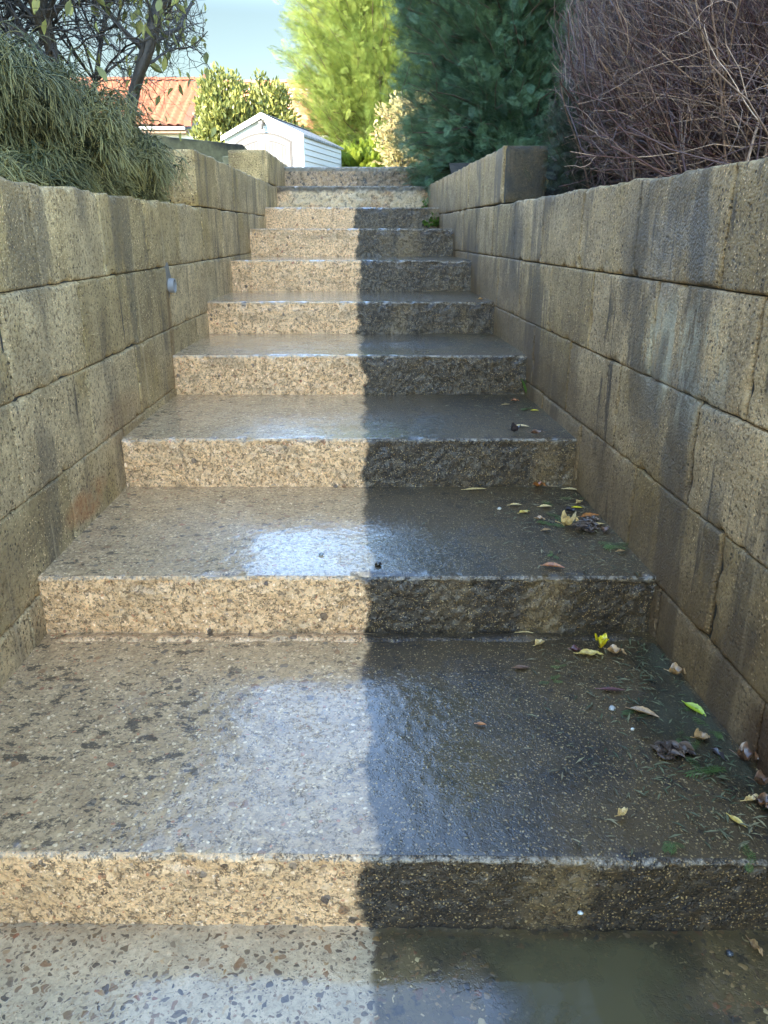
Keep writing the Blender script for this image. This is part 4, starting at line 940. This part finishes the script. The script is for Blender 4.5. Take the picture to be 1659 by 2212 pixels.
for lab, (X, Y), st, L, an, co, w_, cu, cr in [
    ('long thin pale leaf at the back of the second step, farthest left there', c6(80, 325), 2, .075, 8, 'cream', .22, .3, 0),
    ('orange-brown leaf at the foot of the third riser, beside the right corner', c6(425, 312), 2, .050, -30, 'orange', .5, .8, .3),
    ('cream leaf in the back right corner of the second step', c6(595, 327), 2, .048, -15, 'cream', .36, .4, 0),
    ('small curled tan leaf in the middle of the second step litter', c6(295, 411), 2, .040, 8, 'cream', .34, .6, 0),
    ('pale yellow leaf with a bitten edge, left part of the second step litter', c6(345, 452), 2, .042, 25, 'yellow', .42, .4, .1),
    ('yellow-beige leaf with green sprigs behind it on the second step', c6(458, 420), 2, .042, 5, 'cream', .42, .5, 0),
    ('small folded pale leaf close to the right wall on the second step', c6(640, 400), 2, .030, 30, 'cream', .5, .9, .2),
    ('lemon yellow leaf half under a stalk on the second step', c6(630, 425), 2, .034, 0, 'bright', .4, .3, 0),
    ('broad orange-brown leaf next to the right wall on the second step', c6(700, 471), 2, .060, 12, 'orange', .46, .4, 0),
    ('small pinkish brown leaf left of the green sprigs on the second step', c6(430, 491), 2, .034, -35, 'tan', .5, .6, .2),
    ('torn cream leaf lying on top of dead litter on the second step', c6(585, 525), 2, .066, 5, 'cream', .55, .5, .6),
    ('flat cream leaf on dead litter by the right wall of the second step', c6(738, 515), 2, .044, 10, 'cream', .36, .3, 0),
    ('brown leaf pressed against the right wall on the second step', c6(775, 552), 2, .046, 70, 'brown', .5, .6, .2),
    ('dark purple-brown leaf behind the torn cream leaf', c6(600, 446), 2, .046, -10, 'dark', .5, .5, .2),
    ('curled orange-brown leaf near the front edge of the second step', c6(500, 746), 2, .056, -12, 'orange', .34, .8, 0),
    ('small buff leaf lying near the wall, front right of the second step', c6(865, 662), 2, .026, 10, 'tan', .5, .5, 0),
    ('rosy brown leaf flake left of the torn cream leaf', c6(462, 546), 2, .028, 15, 'tan', .5, .3, 0),
    ('large flat cream-yellow oval leaf at the foot of the second riser', c6(338, 1106), 1, .052, 4, 'cream', .46, .2, 0),
    ('folded beige leaf just below the large cream oval leaf', c6(427, 1164), 1, .036, 35, 'cream', .5, .9, .2),
    ('crumpled bright yellow leaf, the brightest on the steps', c6(755, 1180), 1, .040, 60, 'bright', .75, .7, .8),
    ('toothed tan-orange leaf in front of the crumpled yellow one', c6(700, 1222), 1, .062, -8, 'yellow', .36, .5, .1),
    ('dark red leaf at the left tip of the toothed tan leaf', c6(622, 1203), 1, .030, -20, 'red', .6, .6, .3),
    ('twisted brown and cream leaf right of the crumpled yellow one', c6(840, 1217), 1, .052, -32, 'tan', .34, .9, .3),
    ('brown leaf flat in the wet, under the folded beige leaf', c6(328, 1291), 1, .038, 5, 'brown', .42, .3, 0),
    ('pale brown rolled leaf against the base of the right wall', c6(1170, 1331), 1, .048, -25, 'tan', .5, .8, .4),
    ('thin reddish leaf lying left of the rolled leaf by the wall', c6(815, 1411), 1, .056, -8, 'red', .22, .3, 0),
    ('bright lime green leaf beside the right wall', c6(1265, 1518), 1, .056, -62, 'lime', .42, .5, 0),
    ('glossy brown rolled leaf left of the lime green one', c6(990, 1537), 1, .062, -32, 'tan', .28, 1.0, 0),
    ('small orange leaf lying alone near the middle of the first step', c6(110, 1597), 1, .022, -8, 'orange', .5, .3, 0),
    ('tan leaf under green sprigs by the right wall', c6(1300, 1677), 1, .036, 0, 'tan', .8, .5, .3),
    ('narrow dark leaf standing in the puddle at the right wall', c6(1380, 1762), 1, .040, 110, 'dark', .3, .8, .2),
    ('soggy grey-brown leaf at the wall, right of the dark crumpled clump', c6(1545, 1800), 1, .052, -35, 'brown', .5, .6, .6),
    ('soggy brown leaf at the far right, at the foot of the wall', c6(1632, 1925), 1, .042, -20, 'brown', .5, .6, .5),
    ('reddish brown leaf at the right edge of the first step', cb(1632, 172), 1, .036, -70, 'brown', .6, .8, .4),
    ('narrow cream curl above the reddish leaf at the right edge', cb(1590, 146), 1, .040, 15, 'cream', .22, .9, .2),
    ('dry pale curled leaf on the front right part of the first step', cb(1030, 210), 1, .030, 30, 'cream', .34, .9, .4),
    ('yellow-brown leaf lying flat near the front right of the first step', cb(1525, 238), 1, .034, -60, 'yellow', .34, .3, 0),
    ('tan leaf on the pavement at the lower right', cb(1602, 792), 0, .036, -75, 'tan', .3, .7, .3),
    ('dry cream leaf on the third step by the wet right part', c5(450, 1419), 3, .052, -18, 'cream', .34, .5, 0),
    ('dark leaf standing on edge beside the cream leaf on the third step', c5(424, 1446), 3, .050, 10, 'dark', .5, 1.2, .4),
    ('tiny lime yellow leaf on the third step', c5(517, 1341), 3, .028, 0, 'bright', .5, .3, 0),
    ('russet leaf at the back of the third step', c5(420, 1296), 3, .032, -20, 'orange', .5, .5, .2),
    ('short pale leaf left of the russet leaf on the third step', c5(375, 1311), 3, .030, 15, 'cream', .3, .3, 0),
    ('brown leaf near the right end of the third step edge', c5(530, 1457), 3, .055, -8, 'brown', .34, .6, .2),
    ('orange leaf in the back right corner of the fifth step', c5(188, 746), 5, .050, 10, 'orange', .5, .7, .4),
    ('buff leaf at the right end of the fifth step edge', c5(255, 797), 5, .045, 0, 'tan', .4, .6, .2),
    ('straw leaf lying at the foot of the seventh riser', c5(72, 578), 6, .085, 5, 'cream', .3, .5, .2),
    ('straw-brown leaf right of its neighbour at the foot of the seventh riser', c5(150, 582), 6, .060, -5, 'tan', .34, .5, .2)]:
    leafobj(lab, X, Y, st, L, an, co, w_, cu, crumple=cr)

# dark crumpled clump of dead leaves
def clump(label, X, Y, st, n, size, spread, seed):
    r = np.random.default_rng(seed); p = onz(X, Y, TREADS[st]); root = empty('dead_leaf_clump', tuple(p), label, 'leaves')
    a = r.random(n)*6.28; pos = np.stack([spread*np.sqrt(r.random(n))*np.cos(a), spread*.8*np.sqrt(r.random(n))*np.sin(a), .004+.018*r.random(n)], -1)
    d = norm(np.stack([r.normal(0, 1, n), r.normal(0, 1, n), r.normal(0, .35, n)], -1)); Xf, Yf, Zf = frames(d, roll=r.normal(0, .9, n))
    V, Q, ids = stamp(*quadleaf(.5, .7, 6), pos-.3*d*size, Xf, Yf, Zf, size*(.5+.7*r.random(n))); V[:, 2] = np.abs(V[:, 2])*.55+.002
    o = mk('leaf_mass', V, Q, leafmat('rotting_leaf_%d' % seed, (.06, .038, .030), (.26, .17, .11), .35, 0), None, var=r.random(n)[ids]); o.parent = root
clump('large crumpled clump of dark dead leaves by the right wall on the first step', *c6(1130, 1745), 1, 40, .034, .026, 1)
clump('matted dead litter under the torn cream leaf on the second step', *c6(680, 535), 2, 46, .026, .038, 2)
clump('dead litter with twigs along the right wall near the back of the second step', *c6(700, 500), 2, 26, .022, .026, 3)

# green cypress sprigs
SPR = frond(5, 40, .0, .03, False)
M_SPR = leafmat('fresh_sprig_green', (.07, .12, .03), (.17, .24, .06), .4, .2)
def sprig(label, X, Y, st, n, L, seed):
    r = np.random.default_rng(seed); p = onz(X, Y, TREADS[st]); a = r.random(n)*6.28
    d = norm(np.stack([np.cos(a), np.sin(a), .06+.1*r.random(n)], -1)); Xf, Yf, Zf = frames(d)
    V, Q, ids = stamp(*SPR, r.normal(0, .006, (n, 3))*np.array([1, 1, 0])+np.array([0, 0, .004]), Xf, Yf, Zf, L*(.5+.6*r.random(n)))
    V[:, 2] = np.clip(V[:, 2], .0015, 1); o = mk('green_sprig', V, Q, M_SPR, None, var=r.random(n)[ids]); o.location = tuple(p); tag(o, label, 'sprig', 'green conifer sprigs on the wet steps')
for i, (lab, (X, Y), st, n, L) in enumerate([
    ('largest star-shaped green sprig, in front of the dark crumpled clump', c6(1285, 1840), 1, 6, .058),
    ('green sprig against the right wall above the tan leaf', c6(1378, 1640), 1, 5, .040),
    ('green sprig touching the tip of the lime green leaf', c6(1255, 1482), 1, 4, .028),
    ('thin green sprig behind the glossy brown rolled leaf', c6(930, 1542), 1, 4, .034),
    ('green sprig on the first step, left of the thin reddish leaf', c6(495, 1358), 1, 4, .030),
    ('small green sprig below the toothed tan leaf', c6(535, 1277), 1, 3, .026),
    ('blue-green sprig left of the star-shaped one', c6(1172, 1665), 1, 4, .030),
    ('green sprig beside the tan leaf near the wall', c6(1255, 1715), 1, 5, .036),
    ('flat green sprig by the wall near the front of the second step', c6(820, 622), 2, 6, .055),
    ('dark green sprig in the middle of the second step litter', c6(480, 506), 2, 6, .042),
    ('green sprig above the torn cream leaf', c6(525, 478), 2, 5, .042),
    ('pale green sprig below the dead litter on the second step', c6(500, 677), 2, 4, .032),
    ('green sprig behind the yellow-beige leaf', c6(450, 400), 2, 4, .036),
    ('wispy green sprig in the back right corner of the second step', c6(612, 370), 2, 4, .040),
    ('green sprig near the front right of the first step', cb(1245, 335), 1, 5, .030),
    ('thin green blade sprig close to the nosing at the right end of the first step', cb(1575, 412), 1, 3, .028),
    ('green sprig at the back right of the third step', c5(468, 1332), 3, 5, .040)]):
    sprig(lab, X, Y, st, n, L, 60+i)

# pebbles
def pebble(name, label, X, Y, st, s, col, seed, p=None, flat=.7):
    r = np.random.default_rng(seed); th, ph = np.meshgrid(np.linspace(0, math.pi, 10), np.linspace(0, 2*math.pi, 14, endpoint=False), indexing='ij')
    d = np.stack([np.sin(th)*np.cos(ph), np.sin(th)*np.sin(ph), np.cos(th)], -1); rr = 1+.28*fbm(d*1.6+seed, seed, 2)
    V = (d*rr[..., None]*np.array([1, .8, flat])*s); V[..., 2] += s*flat*.7; I = np.arange(140).reshape(10, 14)
    Q = np.stack([I[:-1], np.roll(I, -1, 1)[:-1], np.roll(I, -1, 1)[1:], I[1:]], -1).reshape(-1, 4)
    g = G('pebble_%d' % seed); m = g.done(Base_Color=g.mix(g.noise(300.0, 3), tuple(c*.7 for c in col), col), Roughness=.35, Coat_Weight=.6)
    o = mk(name, V.reshape(-1, 3), Q, m, None, smooth=True); o.location = tuple(onz(X, Y, TREADS[st])) if p is None else p; tag(o, label, 'stone')
pebble('pebble', 'grey-white angular pebble near the glossy brown rolled leaf', *c6(816, 1510), 1, .0075, (.42, .40, .35), 1)
pebble('pebble', 'small round white pebble in the shallow puddle on the first step', *c6(926, 1620), 1, .0042, (.75, .72, .62), 2)
pebble('pebble', 'smooth cream pebble left of the pale yellow leaf on the second step', *c6(208, 431), 2, .007, (.60, .52, .38), 3)
pebble('pebble', 'bluish pebble sitting in the bright wet part of the second step', 694, 1200, 2, .0065, (.25, .28, .28), 4)
pebble('moss_lump', 'black lump of moss at the middle of the second step edge', 816, 1222, 2, .009, (.02, .018, .015), 5)
pebble('moss_lump', 'black lump of moss at the foot of the second riser, far left', 186, 1362, 1, .011, (.02, .018, .015), 6)
pebble('pebble', 'dark flat pebble on the pavement at the lower right', *cb(1492, 806), 0, .006, (.06, .065, .07), 7)
pebble('lichen_fleck', 'white fleck stuck on the dark half of the first riser', 0, 0, 1, .0045, (.75, .75, .66), 8, p=tuple(ony(1253.5, 1974, .958)))

# fine debris on the right-hand ends of the lower steps
def debris():
    r = np.random.default_rng(77); n = 1700
    st = r.integers(1, 5, n); st = np.where(r.random(n) < .7, np.where(r.random(n) < .6, 1, 2), st)
    yb = np.array([0]+YS); y0 = np.array([0, YS[0], YS[1], YS[2], YS[3]])[st]; yy = y0+.02+.68*r.random(n)
    xx = xr(yy)-.015-np.abs(r.normal(0, .17, n)); zz = np.array([0, .141, .295, .458, .618])[st]+.003
    a = r.random(n)*6.28; d = np.stack([np.cos(a), np.sin(a), r.normal(0, .05, n)], -1); Xf, Yf, Zf = frames(d)
    V, Q, ids = stamp(*quadleaf(.16, .2, 2), np.stack([xx, yy, zz], -1), Xf, Yf, Zf, (.008+.022*r.random(n)**2))
    tag(mk('leaf_litter', V, Q, leafmat('litter', (.05, .04, .02), (.34, .26, .13), .5, 0, (.04, .09, .03)), None, var=r.random(n)[ids]**1.5), kind='stuff')
debris()

# ------------------------------------------------------------------ standing water
def puddle(poly_fn, z, x0, x1, y0, y1, name, tint, res=.006):
    xs = np.arange(x0, x1, res); ys = np.arange(y0, y1, res); GX, GY = np.meshgrid(xs, ys)
    dep = poly_fn(GX, GY); keep = dep > 0; I = np.arange(GX.size).reshape(GX.shape)
    Q = np.stack([I[:-1, :-1], I[:-1, 1:], I[1:, 1:], I[1:, :-1]], -1); k = keep[:-1, :-1] & keep[:-1, 1:] & keep[1:, 1:] & keep[1:, :-1]; Q = Q[k]
    V = np.stack([GX, GY, np.full_like(GX, z)], -1).reshape(-1, 3); used = np.unique(Q); mp = np.zeros(len(V), int); mp[used] = np.arange(len(used))
    g = G('murky_water_'+name); X, Y, Z = g.xyz()
    fres = g.n('Fresnel', {'IOR': 1.33}).outputs[0]; tr = g.n('BsdfTransparent'); df = g.n('BsdfDiffuse', {0: (*tint, 1)})
    md = g.n('MixShader', {0: g.mth('MULTIPLY', g.ss(g.n('Attribute', attribute_name='var').outputs['Fac'], 0, .12), g.ss(g.noise(5.0, 3), .38, .58, .35, .85)), 1: tr.outputs[0], 2: df.outputs[0]})
    gl = g.n('BsdfGlossy', {'Roughness': .03, 'Normal': g.bump(g.noise(22.0, 2), .04, .002)}); mx = g.n('MixShader', {0: fres, 1: md.outputs[0], 2: gl.outputs[0]}); g.t.links.new(mx.outputs[0], g.out.inputs[0])
    tag(mk(name, V[used], mp[Q], g.m, var=dep.reshape(-1)[used]), kind='structure')
def pf(X, Y):
    e = .12*fbm(np.stack([X*7, Y*6, X*0], -1), 3, 4); return np.minimum(np.minimum(X-(.04+e+(.955-Y)*.15), .50+e-X), (.952-.013*X-Y)*8)
puddle(pf, .0045, 0, .8, .55, .97, 'puddle', (.125, .098, .044))
def pf2(X, Y):
    e = .06*fbm(np.stack([X*6, Y*6, X*0+2], -1), 8, 3); return np.minimum(X-(xr(Y)-.18+e+np.abs(Y-1.30)*.35), (xr(Y)-.004-X)*8)
puddle(pf2, .1450, .35, .75, 1.0, 1.66, 'water_film', (.085, .075, .045))
